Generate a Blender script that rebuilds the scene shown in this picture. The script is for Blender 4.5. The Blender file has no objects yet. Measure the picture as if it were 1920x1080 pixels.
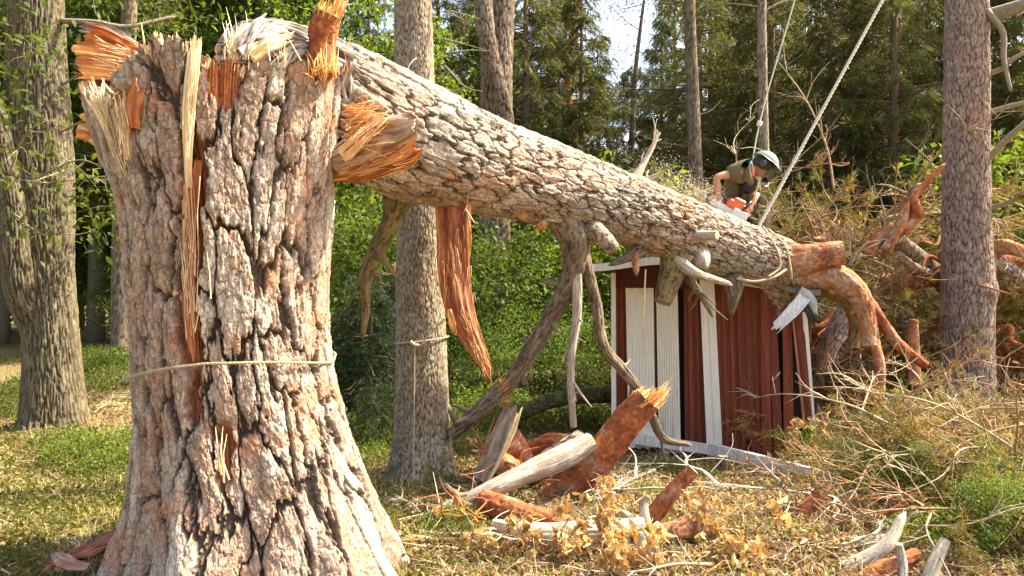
import bpy, bmesh, math, random
import numpy as np
from mathutils import Vector, Matrix
R = math.radians
C = bpy.context.scene.collection
scene = bpy.context.scene

# ------------------------------------------------------------------ camera, sky, sun, exposure
CAMZ, F = 1.6, 1450.0
cam = bpy.data.cameras.new('camera'); camo = bpy.data.objects.new('camera', cam); C.objects.link(camo)
camo.location = (0, 0, CAMZ); camo.rotation_euler = (R(90), 0, 0)
cam.sensor_width = 36; cam.lens = F / 1920 * 36; cam.clip_end = 2000; cam.clip_start = 0.05
scene.camera = camo
SUN_EL, SUN_AZ = R(49), R(75)            # azimuth clockwise from +Y (straight ahead)
w = bpy.data.worlds.new('World'); scene.world = w; w.use_nodes = True
nt = w.node_tree; bg = nt.nodes['Background']
sk = nt.nodes.new('ShaderNodeTexSky'); sk.sky_type = 'NISHITA'; sk.sun_disc = False
sk.sun_elevation = SUN_EL; sk.sun_rotation = SUN_AZ; sk.dust_density = 5.0; sk.air_density = 1.0; sk.ozone_density = 0.2
nt.links.new(sk.outputs[0], bg.inputs[0]); bg.inputs[1].default_value = 0.15
sl = bpy.data.lights.new('sun', 'SUN'); sl.energy = 4.6; sl.angle = R(0.5); sl.color = (1, 0.90, 0.68)
so = bpy.data.objects.new('sun', sl); C.objects.link(so)
sd = Vector((math.sin(SUN_AZ)*math.cos(SUN_EL), math.cos(SUN_AZ)*math.cos(SUN_EL), math.sin(SUN_EL)))
so.rotation_euler = sd.to_track_quat('Z', 'Y').to_euler(); so.location = (6, 6, 20)
vs = scene.view_settings; vs.view_transform = 'Standard'; vs.look = 'None'; vs.gamma = 1; vs.use_curve_mapping = False
vs.exposure = 1.82
scene.render.engine = 'CYCLES'
scene.cycles.max_bounces = 6; scene.cycles.transparent_max_bounces = 4

# ------------------------------------------------------------------ numeric helpers
def W(px, py, d): return np.array([(px-960)/F*d, d, CAMZ+(540-py)/F*d])
def h32(a, b, c, s):
    with np.errstate(over='ignore'):
        a = np.asarray(a).astype(np.int64).astype(np.uint32); b = np.asarray(b).astype(np.int64).astype(np.uint32); c = np.asarray(c).astype(np.int64).astype(np.uint32)
        n = a*np.uint32(374761393) + b*np.uint32(668265263) + c*np.uint32(2147483647 - 1234567) + np.uint32((s*974634777 + 12345) & 0xffffffff)
        n = (n ^ (n >> np.uint32(13)))*np.uint32(1274126177); n = (n ^ (n >> np.uint32(15)))*np.uint32(2246822519)
        n = n ^ (n >> np.uint32(14))
    return n.astype(np.float64)/4294967295.0
def vn(x, y, z=0.0, s=0):
    x, y, z = np.broadcast_arrays(np.asarray(x, float), np.asarray(y, float), np.asarray(z, float))
    ix, iy, iz = np.floor(x), np.floor(y), np.floor(z)
    f = lambda t: t*t*(3-2*t)
    fx, fy, fz = f(x-ix), f(y-iy), f(z-iz); out = 0
    for dz in (0, 1):
        wz = fz if dz else 1-fz
        for dy in (0, 1):
            wy = fy if dy else 1-fy
            for dx in (0, 1):
                out = out + h32(ix+dx, iy+dy, iz+dz, s)*(fx if dx else 1-fx)*wy*wz
    return out
def fbm(x, y, z=0.0, s=0, o=4):
    a, t, n = 0.5, 0, 0
    for i in range(o):
        k = 2**i; t = t + a*vn(np.asarray(x)*k, np.asarray(y)*k, np.asarray(z)*k, s+i*7); n += a; a *= .5
    return t/n
def ss(a, b, x):
    t = np.clip((np.asarray(x, float)-a)/(b-a), 0, 1); return t*t*(3-2*t)
def lerp(a, b, t): return a+(b-a)*t
def mixc(a, b, t):
    a = np.asarray(a, float); b = np.asarray(b, float); t = np.asarray(t)[..., None]; return a*(1-t)+b*t
def voro(gx, gy, nx, s, jit=.85, wy=1.0):
    ix, iy = np.floor(gx), np.floor(gy)
    F1 = np.full(gx.shape, 9.); F2 = F1.copy(); pid = np.zeros(gx.shape)
    for dy in (-1, 0, 1):
        for dx in (-1, 0, 1):
            cx, cy = ix+dx, iy+dy; mx = np.mod(cx, nx)
            px = cx+.5+(h32(mx, cy, 1, s)-.5)*jit + .5*np.mod(cy, 2) - .25; py = cy+.5+(h32(mx, cy, 2, s)-.5)*jit
            d = np.sqrt((gx-px)**2+(wy*(gy-py))**2); r = h32(mx, cy, 3, s)
            m = d < F1
            F2 = np.where(m, F1, np.minimum(F2, d)); pid = np.where(m, r, pid); F1 = np.where(m, d, F1)
    return F1, F2, pid
def unit(v): v = np.asarray(v, float); return v/(np.linalg.norm(v, axis=-1, keepdims=True)+1e-12)
def curve(P, n, rad=None):
    """Catmull-Rom through P resampled to n points (and radii)."""
    P = np.asarray(P, float); k = len(P)
    if rad is not None: rad = np.asarray(rad, float)
    if k == 2: P = np.array([P[0], P.mean(0), P[1]]); k = 3; rad = None if rad is None else np.array([rad[0], rad.mean(), rad[1]])
    E = np.vstack([2*P[0]-P[1], P, 2*P[-1]-P[-2]])
    t = np.linspace(0, k-1, max(200, n)); i = np.minimum(t.astype(int), k-2); f = (t-i)[:, None]
    a, b, c, d = E[i], E[i+1], E[i+2], E[i+3]
    Q = .5*(2*b+(c-a)*f+(2*a-5*b+4*c-d)*f**2+(3*b-a-3*c+d)*f**3)
    L = np.concatenate([[0], np.cumsum(np.linalg.norm(np.diff(Q, axis=0), axis=1))]); s = np.linspace(0, L[-1], n)
    out = np.stack([np.interp(s, L, Q[:, j]) for j in range(3)], 1)
    if rad is None: return out, s
    return out, s, np.interp(np.interp(s, L, t), np.arange(k), rad)
def frames(P, ref=None):
    T = unit(np.gradient(P, axis=0)); N = np.zeros_like(P)
    n = np.array(ref if ref is not None else (0, -1, 0), float)
    if abs(n@T[0]) > .95: n = np.array((1., 0, 0))
    for i in range(len(P)):
        n = n-T[i]*(n@T[i]); n /= np.linalg.norm(n)+1e-12; N[i] = n
    return T, N, np.cross(T, N)
def gridfaces(nl, nt, wrap=True):
    i = np.arange(nl-1)[:, None]; m = nt if wrap else nt-1; j = np.arange(m)[None, :]; j2 = (j+1) % nt
    return np.stack(np.broadcast_arrays(i*nt+j, i*nt+j2, (i+1)*nt+j2, (i+1)*nt+j), -1).reshape(-1, 4)

# ------------------------------------------------------------------ materials
def new_mat(name):
    m = bpy.data.materials.new(name); m.use_nodes = True; t = m.node_tree; b = t.nodes['Principled BSDF']
    a = t.nodes.new('ShaderNodeAttribute'); a.attribute_name = 'col'
    return m, t, b, a
def surf_mat(name, rough=.85, nscale=40, namt=.25, bump=.3, stretch=(1, 1, 1), spec=.3, metal=0, bdist=.01, cracks=0):
    m, t, b, a = new_mat(name); N = t.nodes.new; L = t.links.new
    tc = N('ShaderNodeTexCoord'); mp = N('ShaderNodeMapping'); mp.inputs['Scale'].default_value = stretch; L(tc.outputs['Object'], mp.inputs[0])
    no = N('ShaderNodeTexNoise'); no.inputs['Scale'].default_value = nscale; no.inputs['Detail'].default_value = 5; no.inputs['Roughness'].default_value = .65; L(mp.outputs[0], no.inputs[0])
    mr = N('ShaderNodeMapRange'); mr.inputs[1].default_value = .25; mr.inputs[2].default_value = .75; mr.inputs[3].default_value = 1-namt; mr.inputs[4].default_value = 1+namt; L(no.outputs[0], mr.inputs[0])
    vm = N('ShaderNodeVectorMath'); vm.operation = 'SCALE'; L(a.outputs['Color'], vm.inputs[0]); L(mr.outputs[0], vm.inputs['Scale'])
    L(vm.outputs[0], b.inputs['Base Color']); b.inputs['Roughness'].default_value = rough; b.inputs['Specular IOR Level'].default_value = spec; b.inputs['Metallic'].default_value = metal
    if cracks:
        nw = N('ShaderNodeTexNoise'); nw.inputs['Scale'].default_value = cracks*.6; nw.inputs['Detail'].default_value = 3; L(tc.outputs['Object'], nw.inputs[0])
        ad = N('ShaderNodeVectorMath'); ad.operation = 'MULTIPLY_ADD'; ad.inputs[1].default_value = (.05, .05, .05); L(nw.outputs['Color'], ad.inputs[0]); L(mp.outputs[0], ad.inputs[2])
        vo = N('ShaderNodeTexVoronoi'); vo.feature = 'DISTANCE_TO_EDGE'; vo.inputs['Scale'].default_value = cracks; L(ad.outputs[0], vo.inputs['Vector'])
        cr = N('ShaderNodeMapRange'); cr.inputs[1].default_value = .0; cr.inputs[2].default_value = .09; cr.inputs[3].default_value = .62; cr.inputs[4].default_value = 1.0; L(vo.outputs[0], cr.inputs[0])
        v3 = N('ShaderNodeVectorMath'); v3.operation = 'SCALE'; L(vm.outputs[0], v3.inputs[0]); L(cr.outputs[0], v3.inputs['Scale']); L(v3.outputs[0], b.inputs['Base Color'])
        mh = N('ShaderNodeMath'); mh.operation = 'MULTIPLY_ADD'; mh.inputs[1].default_value = .8; L(cr.outputs[0], mh.inputs[0]); L(no.outputs[0], mh.inputs[2])
        bp = N('ShaderNodeBump'); bp.inputs['Strength'].default_value = bump; bp.inputs['Distance'].default_value = bdist; L(mh.outputs[0], bp.inputs['Height']); L(bp.outputs[0], b.inputs['Normal'])
    elif bump:
        bp = N('ShaderNodeBump'); bp.inputs['Strength'].default_value = bump; bp.inputs['Distance'].default_value = bdist; L(no.outputs[0], bp.inputs['Height']); L(bp.outputs[0], b.inputs['Normal'])
    return m
def leaf_mat(name, trans=.4, rough=.55, tint=(1.25, 1.2, .55)):
    m, t, b, a = new_mat(name); N = t.nodes.new; L = t.links.new
    oi = N('ShaderNodeObjectInfo'); mr = N('ShaderNodeMapRange'); mr.inputs[3].default_value = .68; mr.inputs[4].default_value = 1.32; L(oi.outputs['Random'], mr.inputs[0])
    vm = N('ShaderNodeVectorMath'); vm.operation = 'SCALE'; L(a.outputs['Color'], vm.inputs[0]); L(mr.outputs[0], vm.inputs['Scale'])
    L(vm.outputs[0], b.inputs['Base Color']); b.inputs['Roughness'].default_value = rough; b.inputs['Specular IOR Level'].default_value = .25
    tr = N('ShaderNodeBsdfTranslucent'); v2 = N('ShaderNodeVectorMath'); v2.operation = 'MULTIPLY'; v2.inputs[1].default_value = tint; L(vm.outputs[0], v2.inputs[0]); L(v2.outputs[0], tr.inputs[0])
    mx = N('ShaderNodeMixShader'); mx.inputs[0].default_value = trans; L(b.outputs[0], mx.inputs[1]); L(tr.outputs[0], mx.inputs[2])
    L(mx.outputs[0], t.nodes['Material Output'].inputs[0]); return m
M_BARK = surf_mat('bark', .9, 110, .42, .8, (1, 1, .6), .12, bdist=.008, cracks=26)
M_FLAKE = surf_mat('flaky bark', .85, 55, .4, .8, (1, 1, 1), .15, bdist=.008)
M_DEAD = surf_mat('dead wood', .85, 70, .3, .6, (1, 1, 1), .12, bdist=.005)
M_BARKFAR = surf_mat('tree bark', .92, 45, .35, .6, (1, 1, .5), .15, bdist=.012)
M_WOOD = surf_mat('torn wood', .7, 60, .22, .35, (1, 1, .25), .3, bdist=.004)
M_CUT = surf_mat('cut wood', .75, 120, .15, .2, (1, 1, 1), .2, bdist=.002)
M_LEAF = leaf_mat('leaf', .5)
M_NEEDLE = leaf_mat('needle', .42, .6, (1.25, 1.15, .55))
M_DRYLEAF = leaf_mat('dry leaf', .3, .7, (1.2, .95, .6))
M_GRASS = leaf_mat('grass blade', .35, .6, (1.2, 1.1, .55))
M_PAINT = surf_mat('weathered paint', .7, 14, .42, .3, (4, 4, .35), .25, bdist=.003)
M_WHITE = surf_mat('white paint', .6, 14, .12, .15, (4, 4, .35), .3, bdist=.002)
M_CLOTH = surf_mat('cloth', .9, 60, .12, .2, (1, 1, 1), .1)
M_SKIN = surf_mat('skin', .6, 40, .06, .05, (1, 1, 1), .35)
M_PLASTIC = surf_mat('plastic', .35, 30, .06, 0, (1, 1, 1), .5)
M_STEEL = surf_mat('steel', .35, 60, .1, 0, (1, 1, 1), .5, .7)
M_ROPE = surf_mat('rope', .85, 160, .25, .5, (1, 1, 1), .1, bdist=.003)

# ------------------------------------------------------------------ object helpers
def tag(o, label=None, cat=None, group=None, kind=None):
    if label: o['label'] = label
    if cat: o['category'] = cat
    if group: o['group'] = group
    if kind: o['kind'] = kind
    return o
def empty(name, loc=(0, 0, 0), rz=0):
    o = bpy.data.objects.new(name, None); C.objects.link(o); o.location = loc; o.rotation_euler = (0, 0, rz); o.empty_display_size = .2; return o
def mk(name, V, faces, mat, parent=None, col=None, smooth=True):
    """faces: list of (M,4)/(M,3) index arrays; col: (N,3) per-vertex base colour."""
    V = np.asarray(V, np.float32)
    fl = [np.asarray(f, np.int32) for f in faces if f is not None and len(f)]
    li = np.concatenate([f.ravel() for f in fl]); ct = np.concatenate([np.full(len(f), f.shape[1], np.int32) for f in fl])
    st = np.concatenate([[0], np.cumsum(ct)[:-1]]).astype(np.int32)
    me = bpy.data.meshes.new(name); me.vertices.add(len(V)); me.vertices.foreach_set('co', V.ravel())
    me.loops.add(len(li)); me.loops.foreach_set('vertex_index', li); me.polygons.add(len(ct)); me.polygons.foreach_set('loop_start', st)
    me.polygons.foreach_set('use_smooth', np.full(len(ct), smooth, bool))
    me.update(calc_edges=True); me.validate()
    at = me.color_attributes.new('col', 'FLOAT_COLOR', 'POINT')
    c = np.ones((len(V), 4), np.float32)
    if col is not None: c[:, :3] = np.broadcast_to(np.asarray(col, np.float32), (len(V), 3))
    at.data.foreach_set('color', c.ravel())
    me.materials.append(mat)
    o = bpy.data.objects.new(name, me); C.objects.link(o)
    if parent: o.parent = parent
    return o
class MB:
    def __init__(s): s.V, s.Q, s.T, s.K, s.n = [], [], [], [], 0
    def add(s, V, Q=None, T=None, col=(1, 1, 1)):
        V = np.asarray(V, float).reshape(-1, 3)
        if Q is not None and len(Q): s.Q.append(np.asarray(Q)+s.n)
        if T is not None and len(T): s.T.append(np.asarray(T)+s.n)
        s.K.append(np.broadcast_to(np.asarray(col, float), V.shape)); s.V.append(V); s.n += len(V)
    def build(s, name, mat, parent=None, smooth=True):
        f = []
        if s.Q: f.append(np.vstack(s.Q))
        if s.T: f.append(np.vstack(s.T))
        return mk(name, np.vstack(s.V), f, mat, parent, np.vstack(s.K), smooth)
    def box(s, c, size, col=(1, 1, 1), M=None, tilt=0):
        x, y, z = np.array(size)/2
        v = np.array([(a*x, b*y, d*z) for d in (-1, 1) for b in (-1, 1) for a in (-1, 1)], float)
        if M is not None: v = v@np.asarray(M).T
        s.add(v+np.array(c), [(0, 2, 3, 1), (4, 5, 7, 6), (0, 1, 5, 4), (2, 6, 7, 3), (0, 4, 6, 2), (1, 3, 7, 5)], None, col)
    def prism(s, corners, dy, col=(1, 1, 1), off=(0, 0, 0)):
        """flat polygon of 4 corners extruded by vector dy"""
        v = np.array(corners, float); v = np.vstack([v, v+np.array(dy)])+np.array(off)
        s.add(v, [(0, 1, 2, 3), (7, 6, 5, 4), (0, 4, 5, 1), (1, 5, 6, 2), (2, 6, 7, 3), (3, 7, 4, 0)], None, col)
    def tube(s, P, r, seg=6, n=None, col=(1, 1, 1), cap=True):
        r = np.broadcast_to(np.asarray(r, float), (len(P),)) if np.ndim(r) == 0 else np.asarray(r, float)
        n = n or max(3, 3*(len(P)-1)+1)
        Q, L, rr = curve(P, n, r); T, N, B = frames(Q)
        a = np.arange(seg)/seg*2*np.pi
        V = (Q[:, None]+rr[:, None, None]*(N[:, None]*np.cos(a)[None, :, None]+B[:, None]*np.sin(a)[None, :, None])).reshape(-1, 3)
        V = np.vstack([V, Q[:1], Q[-1:]]); k = n*seg
        j = np.arange(seg); j2 = (j+1) % seg
        T1 = np.vstack([np.stack([j2, j, np.full(seg, k)], 1), np.stack([(n-1)*seg+j, (n-1)*seg+j2, np.full(seg, k+1)], 1)]) if cap else None
        s.add(V, gridfaces(n, seg), T1, col)
    def slivers(s, P0, P1, w, col, bend=.06, rng=None, tip=.1):
        """pointed three-sided splinters from P0 to P1"""
        P0, P1 = np.asarray(P0, float), np.asarray(P1, float); n = len(P0); w = np.broadcast_to(w, (n,))
        rng = rng or np.random.default_rng(1)
        D = P1-P0; l = np.linalg.norm(D, axis=1, keepdims=True); D = D/(l+1e-9)
        A = unit(np.cross(D, rng.normal(size=(n, 3)))); B = np.cross(D, A)
        bd = A*l*rng.normal(0, bend, (n, 1)); rings = []
        for t, k in ((0, 1), (.55, .75), (1, tip)):
            c = P0+(P1-P0)*t+bd*4*t*(1-t)*1.0
            for q in range(3):
                an = q*2.094; rings.append(c+(A*math.cos(an)*.6+B*math.sin(an))*w[:, None]*k)
        V = np.stack(rings, 1).reshape(-1, 3); base = np.arange(n)[:, None, None]*9
        q = np.array([(r*3+a, r*3+(a+1) % 3, (r+1)*3+(a+1) % 3, (r+1)*3+a) for r in (0, 1) for a in range(3)])
        col = np.asarray(col, float)
        if col.ndim == 2: col = np.repeat(col, 9, 0)
        s.add(V, (q[None]+base).reshape(-1, 4), (np.array([[6, 7, 8]])[None]+base).reshape(-1, 3), col)
    def leaves(s, P, D, Nn, l, w, col, fold=.15):
        """folded diamond leaves; arrays"""
        n = len(P); D = unit(D); S = unit(np.cross(D, Nn)); U = np.cross(S, D)
        l = np.broadcast_to(l, (n,))[:, None]; w = np.broadcast_to(w, (n,))[:, None]
        V = np.stack([P, P+D*l*.45+S*w*.5+U*w*fold, P+D*l, P+D*l*.45-S*w*.5+U*w*fold], 1).reshape(-1, 3)
        b = np.arange(n)[:, None]*4
        col = np.repeat(np.broadcast_to(np.asarray(col, float), (n, 3)), 4, 0)
        s.add(V, None, np.vstack([b+np.array([[0, 1, 2]]), b+np.array([[0, 2, 3]])]), col)
    def oakleaves(s, P, D, Nn, l, col, curl=.2):
        """lobed, curled leaves"""
        n = len(P); D = unit(D); S = unit(np.cross(D, Nn)); U = np.cross(S, D); l = np.broadcast_to(l, (n,))[:, None]
        out = [(0, 0), (.15, .06), (.28, .19), (.4, .12), (.56, .25), (.7, .15), (.84, .17), (1, .02)]
        pts = []
        for t, h in out:
            for sg in (-1, 1): pts.append(P+D*l*t+S*l*h*sg+U*l*(curl*h*1.6-curl*t*t*.9))
        V = np.stack(pts, 1).reshape(-1, 3); b = np.arange(n)[:, None, None]*16
        q = np.array([(2*i, 2*i+1, 2*i+3, 2*i+2) for i in range(7)])
        s.add(V, (q[None]+b).reshape(-1, 4), None, np.repeat(np.broadcast_to(np.asarray(col, float), (n, 3)), 16, 0))
    def plank(s, P, wd, thick, nrm, colfn, nL=40, nW=12, curl=0., ragged=.2, ridge=.004, seed=0, rag0=0.):
        """fibrous strip along P, ragged at its far end"""
        wd = np.asarray(wd, float)
        Q, L, ww = curve(P, nL, wd); T = unit(np.gradient(Q, axis=0)); N = np.asarray(nrm, float); N = unit(N-T*(T@N)[:, None]); S = np.cross(T, N)
        u = np.linspace(-1, 1, nW); t = np.linspace(0, 1, nL)
        rg = 1-ragged*(fbm(u*4+9, u*0, 0, seed+3, 4)*1.6-.3).clip(0, 1)
        r0 = rag0*(fbm(u*4+5, u*0, 3, seed+4, 4)*1.6-.3).clip(0, 1)
        tt = r0[None, :]+(rg-r0)[None, :]*t[:, None]
        ii = tt*(nL-1); i0 = np.minimum(ii.astype(int), nL-2); f = (ii-i0)[..., None]
        g = lambda A: A[i0]*(1-f)+A[i0+1]*f
        wv = g(ww[:, None])[..., 0]; pos = g(Q)+g(S)*(wv/2*u[None, :])[..., None]
        rd = (vn(u[None, :]*nW*.45, tt*5, 0, seed)-.5)*2*ridge+(vn(u[None, :]*2.3, tt*4, 0, seed+1)-.5)*4*ridge
        off = curl*wv*(u[None, :]**2)+rd
        Nn = g(N); A = pos+Nn*off[..., None]; th = thick*(1-.75*t[:, None]**3)*(1-.6*u[None, :]**4)
        Bk = A-Nn*th[..., None]
        ring = np.concatenate([A, Bk[:, ::-1]], 1).reshape(-1, 3); m = 2*nW
        U2 = np.concatenate([np.broadcast_to(u, (nL, nW)), np.broadcast_to(u[::-1], (nL, nW))], 1); T2 = np.concatenate([tt, tt[:, ::-1]], 1)
        col = colfn(U2.ravel(), T2.ravel())
        e = (nL-1)*m
        Qc = [(i+1, i, m-1-i, m-2-i) for i in range(nW-1)]+[(e+i, e+i+1, e+m-2-i, e+m-1-i) for i in range(nW-1)]
        s.add(ring, np.vstack([gridfaces(nL, m)[:, ::-1], np.array(Qc)]), None, col)

# ------------------------------------------------------------------ bark
PINE = dict(pl=[(.31, .215, .155), (.40, .325, .255), (.47, .40, .325), (.36, .315, .26), (.40, .295, .225)], fl=(.40, .21, .12), fur=(.085, .064, .048))
RED = dict(pl=[(.34, .10, .03), (.43, .145, .038), (.29, .11, .05), (.37, .16, .075), (.34, .12, .04)], fl=(.52, .21, .055), fur=(.24, .075, .03))
ORANGE = dict(pl=[(.36, .16, .07), (.42, .21, .10), (.31, .20, .125), (.35, .26, .18), (.40, .17, .065)], fl=(.52, .28, .13), fur=(.32, .13, .055))
OAK = dict(pl=[(.115, .09, .055), (.15, .12, .07), (.13, .115, .065), (.17, .14, .09)], fl=(.18, .175, .09), fur=(.055, .042, .03))
SPRUCE = dict(pl=[(.25, .20, .135), (.32, .265, .19), (.36, .31, .23), (.27, .20, .13)], fl=(.3, .28, .22), fur=(.06, .043, .032))
GREY = dict(pl=[(.36, .31, .25), (.42, .37, .30), (.33, .28, .22), (.45, .41, .35)], fl=(.5, .46, .38), fur=(.24, .19, .14))
PALE = dict(pl=[(.50, .43, .33), (.58, .51, .40), (.45, .38, .29)], fl=(.62, .55, .44), fur=(.34, .28, .20))
DARK = dict(pl=[(.15, .115, .075), (.19, .15, .10), (.22, .17, .12)], fl=(.24, .19, .11), fur=(.05, .04, .03))
MOSS = dict(pl=[(.20, .165, .07), (.16, .12, .06), (.23, .17, .08)], fl=(.17, .16, .04), fur=(.06, .045, .025))
GPINE = dict(pl=[(.25, .17, .125), (.31, .235, .19), (.34, .275, .23), (.27, .20, .16)], fl=(.34, .19, .12), fur=(.07, .05, .04))
DPINE = dict(pl=[(.16, .115, .08), (.20, .15, .115), (.22, .18, .14)], fl=(.22, .13, .08), fur=(.045, .033, .025))
def barkcol(pal, ht, pid, X, seed):
    k = len(pal['pl']); ci = pid*k*.999; i = ci.astype(int); base = np.asarray(pal['pl'])[i]
    n1 = fbm(X[..., 0]*14, X[..., 1]*14, X[..., 2]*14, seed+50, 4); n2 = fbm(X[..., 0]*3, X[..., 1]*3, X[..., 2]*3, seed+60, 3)
    base = base*(.72+.56*n1)[..., None]
    base = mixc(base, pal['fl'], ss(.55, .72, n2*.5+n1*.5)*.75)
    n3 = fbm(X[..., 0]*55, X[..., 1]*55, X[..., 2]*40, seed+70, 2)
    base = base*(.75+.5*n3)[..., None]
    return mixc(pal['fur'], base, ht)
def plates(gu, gv, nu, seed, warp=.35, w0=.03, w1=.3, wy=1.0, fine=1.0):
    """gu in cells around (wraps at nu), gv in cells along -> height 0..1, plate id, flake terraces"""
    a = gu/nu*2*np.pi; cx, cy = np.cos(a)*nu/6.283, np.sin(a)*nu/6.283
    wx = fbm(cx*1.3, cy*1.3, gv*1.1, seed+11, 3)-.5; wv = fbm(cx*1.3+40, cy*1.3, gv*1.1, seed+12, 3)-.5
    wx2 = fbm(cx*5, cy*5, gv*4, seed+13, 3)-.5
    wx3 = fbm(cx*13, cy*13, gv*15, seed+16, 2)-.5
    x = np.mod(gu+warp*2*wx+.34*wx2+.22*wx3, nu); y = gv+warp*2*wv+.3*(fbm(cx*5, cy*5, gv*4, seed+14, 2)-.5)+.16*(fbm(cx*13, cy*13, gv*13, seed+17, 2)-.5)
    f1, f2, pid = voro(x, y, nu, seed, wy=wy)
    wid = .35+1.1*fbm(cx*1.1, cy*1.1, gv*.8, seed+18, 2)
    e = (f2-f1)/wid
    ht = .86*ss(w0, w1, e)+.14*ss(w1, w1*3, e)
    n = fbm(cx*2.2*fine, cy*2.2*fine, gv*1.9*fine, seed+15, 4)+.25*pid
    k = n*9; fr = k-np.floor(k); ter = (np.floor(k)+ss(.0, .13, fr))/9
    return ht, pid, ter
def bark_tube(P, rad, nL, nT, cu, cv, depth, pal, seed, ter=.7, ovals=None, w0=.03, w1=.2, lobes=None, wob=.05, warp=.35, cvend=None):
    """displaced tube. returns V (nL,nT,3), col, faces, centre line"""
    Q, s, rr = curve(P, nL, rad); T, N, B = frames(Q)
    th = np.arange(nT)/nT*2*np.pi; c, sn = np.cos(th), np.sin(th)
    nu = max(3, int(round(2*np.pi*np.mean(rr)/cu)))
    cvs = np.full(nL, cv) if cvend is None else np.linspace(cv, cvend, nL)
    GU, GV = np.meshgrid(th/(2*np.pi)*nu, np.concatenate([[0], np.cumsum(np.diff(s)/cvs[1:])]))
    ht, pid, tr = plates(GU, GV, nu, seed, warp, w0, w1)
    cx, cy = c[None, :], sn[None, :]
    mr = np.mean(rr)/.3*1.6
    low = fbm(cx*1.2+3, cy*1.2+7, s[:, None]*1.6, seed+31, 3)-.5
    r = rr[:, None]*(1+wob*2*low)
    if lobes is not None: r = r*(1+lobes(th[None, :], s[:, None]))
    r = r+depth*.7*(fbm(cx*mr*14, cy*mr*14, s[:, None]*14, seed+33, 4)-.5)
    r = r+depth*(ht-.6)*np.minimum(1, rr[:, None]/np.max(rr)*1.3)+depth*ter*(tr-.5)
    V = Q[:, None]+r[..., None]*(N[:, None]*c[None, :, None]+B[:, None]*sn[None, :, None])
    return V, barkcol(pal, ht, np.mod(pid*.4+tr*1.2, 1), V, seed), gridfaces(nL, nT), (Q, T, N, B, rr)
def end_cap(V, fwd, jag=0., rings=5, seed=0, dish=0., coltype='cut', tint=(.62, .44, .24)):
    """disc over an open end ring V (nT,3)"""
    c = V.mean(0); nT = len(V); out = []
    for k in range(rings+1):
        f = 1-k/rings*.98; p = c+(V-c)*f
        a = np.arange(nT)/nT*6.283
        j = jag*(fbm(np.cos(a)*3*f+5, np.sin(a)*3*f, k*.7, seed, 3)-.45)*2.2*(f < .999) - dish*(1-f)
        out.append(p+np.asarray(fwd)*(j[:, None]))
    Vc = np.vstack(out); rr = np.repeat(1-np.arange(rings+1)/rings, nT)
    n = vn(rr*18, 0*rr, 0, seed)
    col = mixc(np.array(tint)*.72, np.array(tint), n)
    if coltype == 'torn':
        n = fbm(Vc[:, 0]*30, Vc[:, 1]*30, Vc[:, 2]*30, seed, 3); col = mixc((.45, .13, .03), (.72, .40, .13), ss(.35, .65, n))
    else: col = mixc(col, np.array(tint)*.5*np.array([1, .7, .5]), ss(.85, 1.0, rr)*.5+ss(.3, 0, rr)*.35)
    return Vc, gridfaces(rings+1, nT)

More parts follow.
